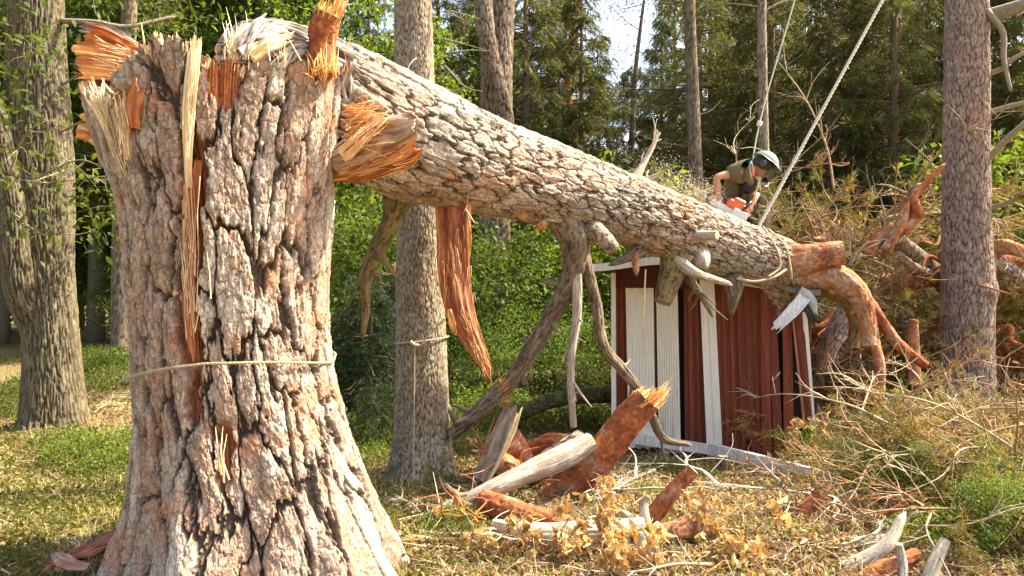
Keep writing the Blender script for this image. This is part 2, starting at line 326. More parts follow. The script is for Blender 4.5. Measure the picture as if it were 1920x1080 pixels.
def log(name, label, cat, pts, rpx, pal=RED, cut='cc', parent=None, group=None, cu=.05, cv=.09, depth=.006, nL=90, nT=40, seed=0, mat=None, wob=.08, tint=(.66, .47, .26), capname='cut_end', jag=.05):
    """branch / log from pixel+depth points; rpx radius in photo pixels at each point. cut: c flat cut, t torn, p pointed, o closed plain"""
    P = np.array([W(*p) for p in pts]); rad = np.array([r*p[2]/F for r, p in zip(rpx, pts)])
    st = {id(GREY): (.016, .40, .004), id(PALE): (.016, .45, .004), id(DARK): (.024, .22, .006), id(MOSS): (.026, .22, .006), id(RED): (.05, .16, .006), id(ORANGE): (.045, .14, .005)}.get(id(pal))
    if st: cu, cv, depth = st[0], st[1], max(st[2], depth*.6)
    V, col, fc, fr = bark_tube(P, rad, nL, nT, cu, cv, depth, pal, seed, wob=wob, w1=.2 if pal in (DARK, MOSS, PINE) else .4, ter=1.2 if pal not in (RED, ORANGE) else 2.2, warp=.35 if pal not in (RED, ORANGE) else .9)
    if pal in (RED, ORANGE):
        nz = fbm(V[..., 0]*9, V[..., 1]*9, V[..., 2]*9, seed+9, 4); n4 = fbm(V[..., 0]*40, V[..., 1]*40, V[..., 2]*40, seed+19, 3)
        col = mixc(col, np.array([.33, .23, .165])*(.6+.9*n4)[..., None], ss(.57, .68, nz)*(.5 if pal is RED else .8)); col = mixc(col, np.array([.17, .05, .025])*(.6+.8*n4)[..., None], ss(.44, .34, nz)*.7); col = col*(.55+.9*n4)[..., None]
    mat = mat or (M_DEAD if pal in (GREY, PALE, MOSS, DARK) else M_FLAKE if pal in (RED, ORANGE) else M_BARK)
    Vf = V.reshape(-1, 3); colf = col.reshape(-1, 3); faces = [fc]; n0 = len(Vf); extra = []
    for e, typ, idx, sgn in ((0, cut[0], 0, -1), (1, cut[1], nL-1, 1)):
        if typ in 'po':
            c = Vf[idx*nT:(idx+1)*nT].mean(0)+fr[1][idx]*sgn*fr[4][idx]*(2.5 if typ == 'p' else .35)
            Vf = np.vstack([Vf, c]); colf = np.vstack([colf, colf[idx*nT]]); j = np.arange(nT); j2 = (j+1) % nT
            t = np.stack([idx*nT+j, idx*nT+j2, np.full(nT, len(Vf)-1)], 1); faces.append(t[:, ::-1] if sgn < 0 else t)
        else: extra.append((typ, V[idx], fr[1][idx]*sgn, fr[4][idx]))
    o = mk(name, Vf, faces, mat, parent, colf)
    if not parent: tag(o, label, cat, group)
    rng = np.random.default_rng(seed+5)
    for typ, ring, fwd, rr in extra:
        if typ == 'c':
            Vc, f = end_cap(ring, fwd, .004, seed=seed, tint=tint); mm = MB(); 
            n = fbm(Vc[:, 0]*30, Vc[:, 1]*30, Vc[:, 2]*30, seed, 3); d = np.linalg.norm(Vc-ring.mean(0), axis=1)/max(rr, 1e-4)
            colc = mixc(np.array(tint)*.75, np.array(tint)*1.05, ss(.3, .7, .5*n+.5*vn(d*9, 0*d, 0, seed)))
            colc = mixc(colc, np.array(tint)*np.array([.55, .4, .3]), ss(.86, 1, d)*.7)
            mk(capname, Vc, [f], M_CUT, o, colc)
        else:
            mm = MB(); Vc, f = end_cap(ring, fwd, jag, seed=seed)
            n = fbm(Vc[:, 0]*30, Vc[:, 1]*30, Vc[:, 2]*30, seed, 3)
            mm.add(Vc, f, None, mixc((.50, .15, .035), (.74, .42, .15), ss(.35, .65, n)))
            k = 120; a = rng.uniform(0, 6.283, k); q = np.sqrt(rng.uniform(0.05, 1, k)); ri = (a/6.283*nT).astype(int) % nT; c0 = ring.mean(0)
            p0 = c0+(ring[ri]-c0)*q[:, None]*1.03-fwd*(rr*rng.uniform(.2, 1.3, k))[:, None]; p1 = p0+fwd*(rr*rng.uniform(.6, 2.0, k)*(1+.5*np.cos(a-1)))[:, None]+rng.normal(0, .16*rr, (k, 3))
            tn = rng.uniform(0, 1, k); mm.slivers(p0, p1, rr*rng.uniform(.03, .13, k), mixc((.56, .19, .035), (.80, .50, .18), tn**1.3), rng=rng)
            mm.build('torn_end', M_WOOD, o)
    return o

# ------------------------------------------------------------------ ground
def gh(x, y):
    x = np.asarray(x, float); y = np.asarray(y, float)
    near = ss(60, 20, np.hypot(x, y))
    z = (.09*(fbm(x*.5, y*.5, 0, 5, 3)-.5)+.05*(fbm(x*2.2, y*2.2, 0, 6, 3)-.5))*near
    for cx, cy, r, h in ((-4.9, 11.2, 1.3, .35), (-6.5, 14, 2.5, .55), (-3.9, 8.6, .9, .16), (3.9, 6.6, 1.1, .12), (-1.3, 9.5, 1.4, .15), (1.9, 7.3, 1.0, -.11)):
        z = z+h*np.exp(-((x-cx)**2+(y-cy)**2)/r**2)
    return z
def build_ground():
    g = np.concatenate([-np.geomspace(600, 14, 24), np.arange(-13.5, 13.51, .14), np.geomspace(14, 600, 24)])
    gy = np.concatenate([-np.geomspace(400, 3, 14), np.arange(-2, 3, .4), np.arange(3, 19, .12), np.geomspace(19.5, 900, 34)])
    X, Y = np.meshgrid(g, gy); Z = gh(X, Y)
    fine = ss(25, 12, np.hypot(X, Y)); Z = Z+fine*.03*(fbm(X*9, Y*9, 0, 8, 3)-.5)
    n1 = fbm(X*.7, Y*.7, 0, 21, 4); n2 = fbm(X*2.5, Y*2.5, 0, 22, 4); n3 = fbm(X*8, Y*8, 0, 23, 3)
    col = mixc((.13, .085, .045), (.27, .19, .095), n3)
    left = ss(.5, -2.5, X)
    col = mixc(col, (.16, .17, .035), ss(.42, .6, .5*n1+.5*n2)*(.35+.6*left))
    col = mixc(col, (.33, .25, .11), ss(.55, .7, n2)*.5)
    m = M = surf_mat('forest floor', .95, 18, .35, .8, (1, 1, 1), .1, bdist=.03)
    V = np.stack([X, Y, Z], -1).reshape(-1, 3)
    o = mk('ground', V, [gridfaces(len(gy), len(g), False)], m, None, col.reshape(-1, 3)); o['kind'] = 'structure'
build_ground()

# ------------------------------------------------------------------ broken pine stump
SD = 4.3
def build_stump():
    root = empty('broken_stump', (W(440, 540, SD)[0], SD, 0))
    tag(root, 'huge broken pine stump with torn splintered top and thick furrowed bark, rope around its middle', 'tree stump')
    ox = np.array(root.location)
    prof = np.array([(1200, 170, 850), (1130, 190, 805), (1080, 204, 775), (1000, 230, 734), (950, 246, 710), (900, 255, 688), (800, 262, 652), (700, 260, 627), (650, 256, 618), (550, 250, 613), (450, 246, 619),
                     (400, 240, 623), (350, 221, 628), (300, 200, 633), (250, 181, 640), (200, 164, 650), (160, 152, 660), (100, 148, 664), (0, 140, 668)], float)[::-1]
    nT, nL = 900, 640
    # angle density: finer on the side seen
    b = np.linspace(0, 1, nT, endpoint=False); th = 2*np.pi*(b+.035*np.sin(4*np.pi*b)*0) ; th = 2*np.pi*b-.45*np.sin(2*np.pi*b)*1.0
    # th=0 faces the camera (-Y); x = sin
    s_, c_ = np.sin(th), np.cos(th)
    # rim height in photo rows as a function of the column across the stump
    rx_ = np.array([-1, -.93, -.8, -.62, -.5, -.38, -.3, -.2, -.12, -.02, .06, .16, .28, .42, .55, .68, .8, .9, 1.0])
    ry_ = np.array([172, 162, 178, 168, 140, 112, 96, 75, 62, 70, 82, 92, 112, 118, 128, 118, 112, 98, 118])
    rim = np.interp(s_, rx_, ry_)+(fbm(s_*14+9, c_*14, 0, 77, 3)-.5)*34+(vn(th*60, 0*th, 0, 78)-.5)*16
    rim = np.where(c_ < 0, rim+20, rim)
    zrim = CAMZ+(540-rim)/F*(SD-.56*np.maximum(c_, 0)); z0 = -.12
    t = np.linspace(0, 1, nL)[:, None]; Z = z0+t*(zrim[None, :]-z0)
    py = 540-(Z-CAMZ)*F/SD
    Lp, Rp = np.interp(py, prof[:, 0], prof[:, 1]), np.interp(py, prof[:, 0], prof[:, 2])
    xc = ((Lp+Rp)/2-960)/F*SD; rx = (Rp-Lp)/2/F*SD*.915; ry = lerp(.54, rx, .75*ss(420, 620, py))
    # root flare lobes
    fl = ss(.75, -.1, Z)
    lob = .10*np.cos(5*th+.7)[None, :]+.08*np.cos(9*th+2.1)[None, :]+.05*np.cos(14*th+.4)
    k = 1+fl**1.5*lob+.05*ss(1.6, .3, Z)*np.cos(7*th+.9)[None, :]
    seed = 3; nu = 24
    gu = np.broadcast_to((th % (2*np.pi))/(2*np.pi)*nu, Z.shape); gv = Z/.46+.5*(fbm(Z*1.5, s_[None, :]*2, c_[None, :]*2, 48, 2)-.5)
    # furrows lean outwards with the flare
    ht, pid, ter = plates(gu, gv, nu, seed, .62, .035, .125, wy=.75)
    ht2, pid2, ter2 = plates(gu*2.0, Z/.12, nu*2, seed+100, .5, .0, .10, fine=1.8)
    low = fbm(s_[None, :]*2+3, c_[None, :]*2, Z*1.3, seed+31, 3)-.5
    # bare wood masks, placed on the front surface
    X0 = xc+rx*k*s_[None, :]; Y0 = SD-ry*k*c_[None, :]; PX = 960+F*X0/Y0*1.0; PY = 540-(Z-CAMZ)*F/Y0
    front = (c_ > .1)[None, :]
    wv = (fbm(PY*.012, PX*.0, 0, 41, 4)-.5)*26+(fbm(PY*.05, PX*.05, 0, 46, 3)-.5)*22
    PYn = PY+(fbm(PX*.09, PY*.02, 0, 47, 3)-.5)*70
    def band(x0, x1, y0, y1, soft=5, e=18): return ss(x0-soft, x0+soft, PX+wv)*ss(x1+soft, x1-soft, PX+wv)*ss(y0-e, y0+e, PY)*ss(y1+e, y1-e, PY)
    crack = np.maximum(band(338, 378, 265, 690), band(352, 372, 690, 790))
    crack = np.maximum(crack, band(402, 432, 800, 905, 4, 25)*.9)*front
    dark = band(330, 352, 275, 520, 4)*front
    bare = ss(388, 396, PX+wv)*ss(456, 448, PX+wv)*ss(196, 180, PYn)*front
    bare2 = np.maximum(band(205, 262, 170, 235, 12), band(452, 470, 40, 150, 5)*.6)*front
    barem = np.maximum(np.maximum(crack, bare), bare2)
    dp = .043
    rough = fbm(s_[None, :]*16, c_[None, :]*16, Z*22, 45, 4)-.5
    disp = (dp*(ht-.65)+.034*(ter-.5)+.007*(ht2-.6)*ht)*(1-barem)+.016*(ter2-.5)*(1-barem)+.009*rough
    fib = vn(th[None, :]*90, Z*3, 0, 43)
    disp = disp-.075*crack-.05*dark-.022*np.maximum(bare, bare2)+.012*(fib-.5)*barem
    disp = disp+.06*low
    rr = k
    X = xc+(rx*rr+disp)*s_[None, :]; Y = SD-(ry*rr+disp)*c_[None, :]
    V = np.stack([X, Y, Z], -1)
    col = barkcol(PINE, ht*(.75+.25*ht2), np.mod(pid*.35+.9*ter+.5*ter2, 1), V, seed)
    col = mixc(col, (.42, .19, .10), ss(.6, .75, fbm(gu*.8, gv*2.2, 0, 91, 3))*ht*.55)
    bw = mixc((.20, .05, .02), (.46, .17, .065), ss(.25, .75, fib)); bw = mixc(bw, (.68, .44, .20), ss(.72, .9, vn(th[None, :]*40, Z*2, 0, 44))*.7*crack)
    col = mixc(col, bw, barem)
    greyg = ss(.35, -.05, Z)*.4; col = mixc(col, (.20, .16, .12), greyg*fbm(V[..., 0]*6, V[..., 1]*6, V[..., 2]*6, 93, 3))
    V = V-ox
    o = mk('bark', V.reshape(-1, 3), [gridfaces(nL, nT)], M_BARK, root, col.reshape(-1, 3))
    # torn wood filling the top, hollowed below the rim
    top = V[-1].copy(); cc = top.mean(0); rings = []
    for i in range(9):
        f = 1-i/8*.97; p = cc+(top-cc)*f; p[:, 2] = top[:, 2]*f+(cc[2]-.05)*(1-f)-.10*(i > 0)+.16*(fbm(p[:, 0]*14, p[:, 1]*14, i, 95, 3)-.5)*(i > 0)
        rings.append(p*np.array([1, 1, 1]))
    Vc = np.vstack(rings); n = fbm(Vc[:, 0]*25, Vc[:, 1]*25, Vc[:, 2]*8, 96, 3)
    mk('torn_top', Vc, [gridfaces(9, nT)], M_WOOD, root, mixc((.42, .16, .05), (.74, .55, .31), ss(.35, .62, n)))
    rng = np.random.default_rng(4)
    # fine splinters along the rim
    mb = MB(); idx = (np.clip(rng.normal(rng.choice([.02,.1,.22,.55,.75,.9,.97], 190), .02), 0, .999)*nT).astype(int); p0 = V[-1][idx]*np.array([.96, .96, 1])-np.array([0, 0, .06])
    out = np.stack([s_[idx], -c_[idx], np.full(len(idx), 1.)], 1)
    ln = rng.uniform(.02, .09, len(idx))*(1+1.0*(rng.uniform(size=len(idx)) > .95)); p1 = p0+unit(out*np.array([.25, .25, 1])+rng.normal(0, .14, (len(idx), 3)))*ln[:, None]
    mb.slivers(p0, p1, rng.uniform(.003, .011, len(idx)), mixc((.55, .25, .09), (.80, .63, .38), rng.uniform(0, 1, len(idx))), rng=rng)
    mb.build('splinters', M_WOOD, root)
    # tall pale bundle above the rim
    for x0, n_, y0, ya, sp in ((440, 22, 95, 50, 20), (610, 50, 132, 106, 26), (520, 12, 105, 84, 40), (190, 18, 185, 160, 30), (330, 12, 125, 105, 40)):
        a = np.array([W(x0+rng.normal(0, sp*.5), y0+rng.uniform(0, 22), SD-.45) for _ in range(n_)]); e = np.array([W(960+(q[0])*F/q[1]+rng.normal(0, 11), ya+rng.normal(0, 17), SD-.45+rng.normal(0, .05)) for q in a])
        cl = mixc((.76, .58, .33), (.85, .72, .48), rng.uniform(0, 1, n_)) if x0 != 610 else mixc((.70, .27, .05), (.80, .47, .16), rng.uniform(0, 1, n_))
        mb = MB(); mb.slivers(a-ox, e-ox, rng.uniform(.002, .007, n_), cl, .12, rng=rng); mb.build('splinters', M_WOOD, root)
    pass
    pale = lambda sd: (lambda u, t: mixc((.60, .38, .17), (.80, .63, .38), ss(.3, .65, fbm(u*7, t*2, 0, sd, 3))))
    redc = lambda sd: (lambda u, t: mixc((.26, .065, .025), (.46, .17, .06), ss(.3, .7, fbm(u*6, t*3, 0, sd, 4))))
    orac = lambda sd: (lambda u, t: mixc(mixc((.40, .11, .025), (.68, .30, .07), ss(.3, .6, fbm(u*7, t*2, 0, sd, 3))), (.80, .60, .33), ss(.62, .72, fbm(u*9, t*1.5, 0, sd+1, 3))))
    def strip(name, pts, wpx, fn, thick=.02, nrm=(0, -1, 0), sd=0, **kw):
        m = MB(); P = np.array([W(*p) for p in pts])-ox; m.plank(P, [a*p[2]/F for a, p in zip(wpx, pts)], thick, nrm, fn(sd), seed=sd, **kw); return m.build(name, M_WOOD, root)
    fd = SD-.60
    def fdx(px, extra=.05): # front surface depth at a column
        u = np.clip((px-432)/195, -.97, .97); return SD-.57*math.sqrt(1-u*u)-extra
    strip('pale_splinter', [(352, 352, fdx(350, .03)), (352, 250, fdx(352, .045)), (358, 150, fdx(358, .05)), (368, 62, fdx(365, .02))], (10, 22, 26, 22), pale, .02, sd=11, ragged=.18, ridge=.003)
    strip('pale_splinter', [(345, 345, fdx(345, .02)), (348, 420, fdx(345, .0)), (342, 520, fdx(340, -.02))], (14, 12, 4), pale, .015, sd=12, ragged=.4)
    strip('heartwood_strip', [(372, 300, fdx(370, .0)), (358, 420, fdx(360, -.005)), (352, 560, fdx(355, 0)), (362, 685, fdx(360, .02))], (14, 20, 22, 12), redc, .03, sd=13, nW=10, ragged=.1, ridge=.004)
    strip('pale_splinter', [(335, 590, fdx(335, -.02)), (326, 520, fdx(326, .015)), (323, 450, fdx(323, .015))], (22, 16, 4), pale, .012, sd=15, ragged=.5)
    for (x0, y0, x1, y1) in ((350, 560, 338, 455), (345, 540, 360, 430), (412, 885, 404, 800), (420, 895, 426, 812), (414, 890, 418, 800), (430, 900, 408, 850), (262, 240, 285, 118), (268, 235, 296, 112), (256, 250, 272, 150), (272, 222, 305, 116), (395, 560, 388, 470), (420, 905, 412, 830), (375, 330, 371, 470)):
        d = fdx((x0+x1)/2, .045); m = MB(); m.slivers([W(x0, y0, d)-ox], [W(x1, y1, d)-ox], .006, (.76, .56, .3), rng=rng); m.build('splinter', M_WOOD, root)
    def sdp(px, py, e=.03):
        e = e+.12
        l_, r_ = np.interp(py, prof[:, 0], prof[:, 1]), np.interp(py, prof[:, 0], prof[:, 2]); u = np.clip((px-(l_+r_)/2)/((r_-l_)/2), -.985, .985); return SD-.57*math.sqrt(1-u*u)-e
    # splayed slab at the upper left: pale torn inner faces
    strip('splayed_slab', [(248, 370, sdp(248, 370, .02)), (226, 300, sdp(226, 300)), (200, 220, sdp(200, 220)), (168, 150, sdp(172, 165, .05))], (10, 24, 44, 52), pale, .05, (-.3, -1, 0), sd=21, ragged=.2, ridge=.006)
    strip('splayed_slab', [(240, 310, sdp(240, 310, .03)), (230, 230, sdp(230, 230, .05)), (216, 160, sdp(216, 170, .05))], (10, 26, 32), lambda s: (lambda u, t: mixc((.34, .15, .06), (.74, .54, .30), ss(.35, .6, fbm(u*6, t*2, 0, s, 3)))), .04, (-.2, -1, 0), sd=22, ragged=.3, ridge=.006)
    strip('splayed_slab', [(215, 262, 4.2), (176, 240, 4.2), (138, 236, 4.22)], (60, 56, 44), orac, .06, (.1, -1, .3), sd=23, ragged=.3, ridge=.01)
    strip('splayed_slab', [(250, 240, sdp(250, 240, .02)), (250, 195, sdp(250, 195, .03)), (262, 150, sdp(262, 150, .03))], (20, 34, 26), redc, .03, (-.2, -1, 0), sd=24, ragged=.3, ridge=.003)
    # orange torn slab reaching left above the rim
    strip('torn_slab', [(330, 150, 4.15), (262, 135, 4.1), (205, 118, 4.08), (135, 112, 4.05)], (30, 52, 64, 70), orac, .06, (.05, -1, -.1), sd=31, ragged=.12, ridge=.012, nL=70, nW=26)
    strip('torn_slab', [(300, 122, 4.2), (235, 92, 4.15), (190, 72, 4.12), (140, 62, 4.12)], (22, 34, 42, 40), lambda s: (lambda u, t: mixc((.26, .06, .02), (.55, .2, .05), ss(.35, .65, fbm(u*5, t*4, 0, s, 3)))), .06, (.05, -1, -.25), sd=32, ragged=.2, ridge=.012, nL=60, nW=20)
    strip('bark_plate', [(310, 112, 4.22), (250, 84, 4.2), (200, 58, 4.18), (146, 50, 4.16)], (14, 20, 22, 20), lambda s: (lambda u, t: mixc((.10, .075, .06), (.36, .29, .24), ss(.35, .65, fbm(u*5, t*9, 0, s, 3)))), .04, (0, -1, .5), sd=33, ragged=.1, ridge=.01, nL=60, nW=14)
    strip('torn_slab', [(290, 150, 4.2), (230, 148, 4.2), (185, 146, 4.22), (128, 122, 4.24)], (16, 24, 30, 36), lambda s: (lambda u, t: mixc((.07, .04, .03), (.24, .08, .035), ss(.35, .65, fbm(u*5, t*6, 0, s, 3)))), .06, (0, -1, -.3), sd=34, ragged=.3, ridge=.012, nL=60, nW=16)
    m = MB(); n_ = 22
    for _ in range(n_):
        a = rng.uniform(0, 1); x0 = lerp(300, 250, a); y0 = lerp(120, 150, rng.uniform()); m.slivers([W(x0, y0, 4.02)-ox], [W(x0-rng.uniform(20, 110), y0-rng.uniform(0, 38), 4.02+rng.uniform(-.02, .04))-ox], rng.uniform(.003, .008), mixc((.62, .28, .08), (.84, .66, .40), np.array(rng.uniform())), rng=rng)
    m.build('splinters', M_WOOD, root)
    for k, (xa, ya, xb, yb, w_, n_, dd) in enumerate(((320, 128, 160, 100, 26, 55, 4.03), (255, 112, 170, 76, 10, 16, 4.06), (244, 340, 176, 165, 14, 70, sdp(215, 260, .05)), (238, 300, 222, 175, 10, 50, sdp(230, 240, .07)), (352, 300, 366, 70, 9, 40, fdx(355, .075)), (362, 640, 352, 330, 11, 70, fdx(360, .03)))):
        m = MB(); t0 = rng.uniform(0, .75, n_); t1 = np.minimum(t0+rng.uniform(.12, .5, n_), 1.12); o_ = rng.normal(0, w_*.5, n_); nx, ny = unit(np.array([ya-yb, xb-xa]))
        f_ = lambda t, o: np.array([W(lerp(xa, xb, q)+nx*r_, lerp(ya, yb, q)+ny*r_, dd+rng.normal(0, .012)) for q, r_ in zip(t, o)])-ox
        m.slivers(f_(t0, o_), f_(t1, o_*1.15+rng.normal(0, 2.5, n_)), rng.uniform(.0015, .0045, n_), mixc((.48, .15, .035) if k not in (2, 3, 4) else (.62, .36, .15), (.84, .66, .40), rng.uniform(0, 1, n_)**(1.2 if k not in (2, 3, 4) else .6)), .05, rng, .2); m.build('splinters', M_WOOD, root)
    # red broken snag standing on the rim
    s = log('snag', '', '', [(606, 140, 4.05), (604, 100, 4.05), (606, 60, 4.03), (618, 24, 4.0)], (30, 25, 26, 22), RED, 'ot', parent=None, seed=15, depth=.008, cu=.03, cv=.12, jag=.06)
    s.data.transform(Matrix.Translation(-Vector(ox))); s.parent = root
    for ch in s.children: ch.data.transform(Matrix.Translation(-Vector(ox)))
    for k_ in ('label', 'category'):
        if k_ in s: del s[k_]
    # raised bark plates on the rim to the right and root knuckle
    strip('bark_plate', [(655, 190, 3.98), (652, 140, 3.96), (662, 100, 3.98)], (18, 26, 18), lambda s: (lambda u, t: mixc((.10, .075, .06), (.40, .31, .26), ss(.35, .65, fbm(u*4, t*9, 0, s, 3)))), .05, (.4, -1, 0), sd=41, ragged=.3, ridge=.012)
    strip('bark_plate', [(445, 95, 3.74), (470, 55, 3.80), (505, 36, 3.9)], (24, 22, 14), lambda s: (lambda u, t: mixc((.10, .075, .06), (.46, .38, .33), ss(.3, .6, fbm(u*4, t*9, 0, s, 3)))), .05, (0, -1, .4), sd=42, ragged=.2, ridge=.012)
    return root
stump = build_stump()

# ------------------------------------------------------------------ fallen trunk
def build_trunk():
    root = empty('fallen_trunk', tuple(W(760, 540, 5.0)*np.array([1, 1, 0])))
    tag(root, 'thick fallen pine trunk snapped off the tall stump and lying across the red shed', 'tree trunk')
    ox = np.array(root.location)
    pts = [(430, 122, 4.5), (500, 128, 4.5), (580, 160, 4.55), (660, 208, 4.68), (770, 262, 5.0), (870, 297, 5.35), (975, 330, 5.75), (1090, 365, 6.2), (1200, 402, 6.62), (1300, 440, 6.98), (1400, 475, 7.3), (1470, 500, 7.5), (1515, 512, 7.6)]
    rpx = (60, 84, 97, 112, 110, 93, 79, 68, 61, 57, 51, 46, 36)
    P = np.array([W(*p) for p in pts])-ox; rad = [r*p[2]/F for r, p in zip(rpx, pts)]
    V, col, fc, fr = bark_tube(P, rad, 900, 440,   .085, .30, .025, PINE, 8, ter=1.6, w0=.015, w1=.13, wob=.05, warp=.8, cvend=.13)
    tt_ = np.linspace(0, 1, 900)[:, None]; nz = fbm(V[..., 0]*4, V[..., 1]*4, V[..., 2]*4, 5, 3)
    col = mixc(col, col.mean(-1, keepdims=True)*np.array([1.02, .95, .82]), ss(.45, .6, nz)*.7); col = mixc(col, np.array([.40, .19, .085])*(.6+.8*nz)[..., None], ss(.88, .985, tt_+.10*(nz-.5))*.9)
    V2 = V+0
    mk('trunk', V.reshape(-1, 3), [fc], M_BARK, root, col.reshape(-1, 3))
    for idx, sg in ((0, -1), (899, 1)):
        Vc, f = end_cap(V[idx], fr[1][idx]*sg, .1, seed=3); n = fbm(Vc[:, 0]*25, Vc[:, 1]*25, Vc[:, 2]*25, 3, 3)
        mk('torn_end', Vc, [f if sg > 0 else f], M_WOOD, root, mixc((.45, .15, .04), (.74, .5, .24), ss(.35, .65, n)))
    def br(name, p, r, pal, cut, seed, **kw):
        if pal is not ORANGE and name in ('branch_stub', 'dead_branch') and seed not in (71, 72, 73, 74): r = (r[0]*1.35,)+tuple(r[1:])
        o = log(name, None, None, p, r, pal, cut, seed=seed, **kw)
        for q in [o]+list(o.children): q.data.transform(Matrix.Translation(-Vector(ox)))
        o.parent = root
        P = np.array([W(*q) for q in p])-ox; Q, _ = curve(P, 40); rg = np.random.default_rng(seed)
        if name == 'dead_branch' or (name == 'branch' and len(p) > 3):
            for k in range(6 if name == 'dead_branch' else 4):
                i = rg.integers(8, 36); rr_ = np.interp(i/39, np.linspace(0, 1, len(r)), r)*p[0][2]/F; d = unit(rg.normal(0, 1, 3)+unit(Q[i+2]-Q[i])*.7); l = rg.uniform(.05, .26) if name == 'dead_branch' else rg.uniform(.02, .06)
                tm = MB(); a = Q[i]; tm.tube([a, a+d*(rr_+l*.5)+rg.normal(0, .012, 3), a+d*(rr_+l)], [rr_*.5, rr_*.32, rr_*.16], 7, 9, np.array(pal['pl'][k % len(pal['pl'])])*.9); tm.build('twig', M_DEAD, o)
        return o
    S = 'branch_stub'
    br(S, [(1460, 495, 7.38), (1520, 484, 7.3), (1580, 474, 7.25)], (36, 27, 23), ORANGE, 'oc', 51, depth=.012, wob=.12, nT=70, tint=(.7, .48, .26))
    br('branch', [(1490, 515, 7.5), (1545, 515, 7.4), (1595, 538, 7.3), (1622, 580, 7.25), (1629, 648, 7.2)], (38, 30, 23, 16, 13), ORANGE, 'oc', 52, depth=.012, nL=160, nT=70, wob=.13)
    br('branch', [(1540, 530, 7.6), (1590, 560, 7.6), (1606, 600, 7.65), (1600, 650, 7.7)], (22, 18, 14, 10), MOSS, 'oc', 53)
    br(S, [(1455, 525, 7.55), (1465, 570, 7.6), (1470, 610, 7.62)], (26, 22, 12), PINE, 'op', 54)
    br(S, [(1095, 425, 6.1), (1125, 440, 5.95), (1150, 466, 5.85)], (18, 15, 13), PINE, 'oo', 55)
    br(S, [(1200, 468, 6.55), (1178, 482, 6.5), (1150, 494, 6.45)], (12, 9, 5), DARK, 'op', 56)
    br(S, [(1190, 475, 6.5), (1193, 508, 6.45)], (8, 5), ORANGE, 'op', 57)
    br(S, [(1270, 480, 6.75), (1258, 520, 6.7), (1242, 568, 6.66)], (24, 22, 16), MOSS, 'oc', 58, tint=(.3, .22, .12))
    br(S, [(1285, 446, 6.72), (1315, 443, 6.6), (1345, 441, 6.5)], (11, 10, 8), GREY, 'oc', 59)
    br(S, [(1310, 475, 6.8), (1318, 492, 6.7), (1322, 500, 6.66)], (16, 14, 6), GREY, 'op', 60)
    br('dead_branch', [(1285, 505, 6.8), (1302, 535, 6.75), (1318, 560, 6.75), (1335, 592, 6.75)], (9, 7, 5, 2), DARK, 'op', 61)
    br(S, [(1375, 525, 7.1), (1376, 550, 7.05), (1372, 585, 7.05)], (16, 14, 5), DARK, 'op', 62)
    br(S, [(1255, 475, 6.7), (1300, 510, 6.6), (1365, 532, 6.8)], (10, 9, 5), GREY, 'op', 63)
    br('dead_branch', [(1185, 345, 6.8), (1205, 310, 6.85), (1222, 278, 6.9), (1236, 248, 6.92)], (9, 6, 4.5, 3), PALE, 'oc', 64)
    br('dead_branch', [(1200, 355, 6.85), (1215, 338, 6.85), (1238, 326, 6.85)], (7, 5, 4), GREY, 'oc', 65)
    br(S, [(925, 265, 5.25), (930, 262, 5.17)], (13, 10), ORANGE, 'oc', 66, tint=(.62, .43, .22))
    br(S, [(1010, 325, 5.65), (1020, 322, 5.5)], (13, 9), ORANGE, 'oc', 67)
    br(S, [(985, 385, 5.7), (980, 405, 5.6)], (12, 8), ORANGE, 'oc', 68, tint=(.5, .3, .13))
    br(S, [(1030, 400, 5.85), (1014, 424, 5.8)], (13, 8), ORANGE, 'ot', 69)
    br('dead_branch', [(750, 350, 5.15), (735, 410, 5.2), (705, 470, 5.25), (682, 530, 5.25), (686, 575, 5.28), (680, 630, 5.3)], (22, 17, 16, 15, 8, 4), MOSS, 'op', 70, wob=.2, nL=120)
    b = br('dead_branch', [(1045, 395, 5.95), (1076, 455, 6.0), (1070, 520, 6.05), (1030, 600, 6.15), (990, 665, 6.2), (950, 728, 6.3)], (30, 26, 19, 15, 15, 13), DARK, 'ot', 71, nL=140, wob=.12)
    br('dead_branch', [(1092, 450, 6.05), (1100, 500, 6.05), (1118, 570, 6.1), (1130, 645, 6.1), (1165, 690, 6.15), (1195, 728, 6.2), (1222, 780, 6.3), (1245, 822, 6.4), (1290, 833, 6.45)], (12, 11, 10, 10, 9, 8, 8, 7, 4), DARK, 'op', 72, nL=160, wob=.2)
    br('dead_branch', [(1078, 470, 6.0), (1082, 580, 6.02), (1072, 660, 6.02), (1070, 720, 6.05), (1075, 800, 6.1)], (12, 8, 7, 7, 6), GREY, 'oc', 73, nL=120, wob=.2)
    br('dead_branch', [(945, 722, 6.28), (905, 765, 6.3), (870, 795, 6.35), (846, 815, 6.4)], (14, 14, 13, 11), DARK, 'to', 74, wob=.1)
    # hanging torn bark slabs
    def slab(name, pts, wpx, fn, thick, sd, nrm=(0, -1, 0), **kw):
        m = MB(); m.plank(np.array([W(*p) for p in pts])-ox, [a*p[2]/F for a, p in zip(wpx, pts)], thick, nrm, fn, seed=sd, **kw); return m.build(name, M_WOOD, root)
    fred = lambda u, t: mixc(mixc((.17, .05, .025), (.36, .13, .06), ss(.3, .7, fbm(u*4, t*10, 0, 5, 4))), (.62, .29, .09), np.maximum(ss(.72, .95, np.abs(u)), ss(.72, .9, t)*.6)*ss(.3, .6, fbm(u*3, t*8, 1, 6, 2)))
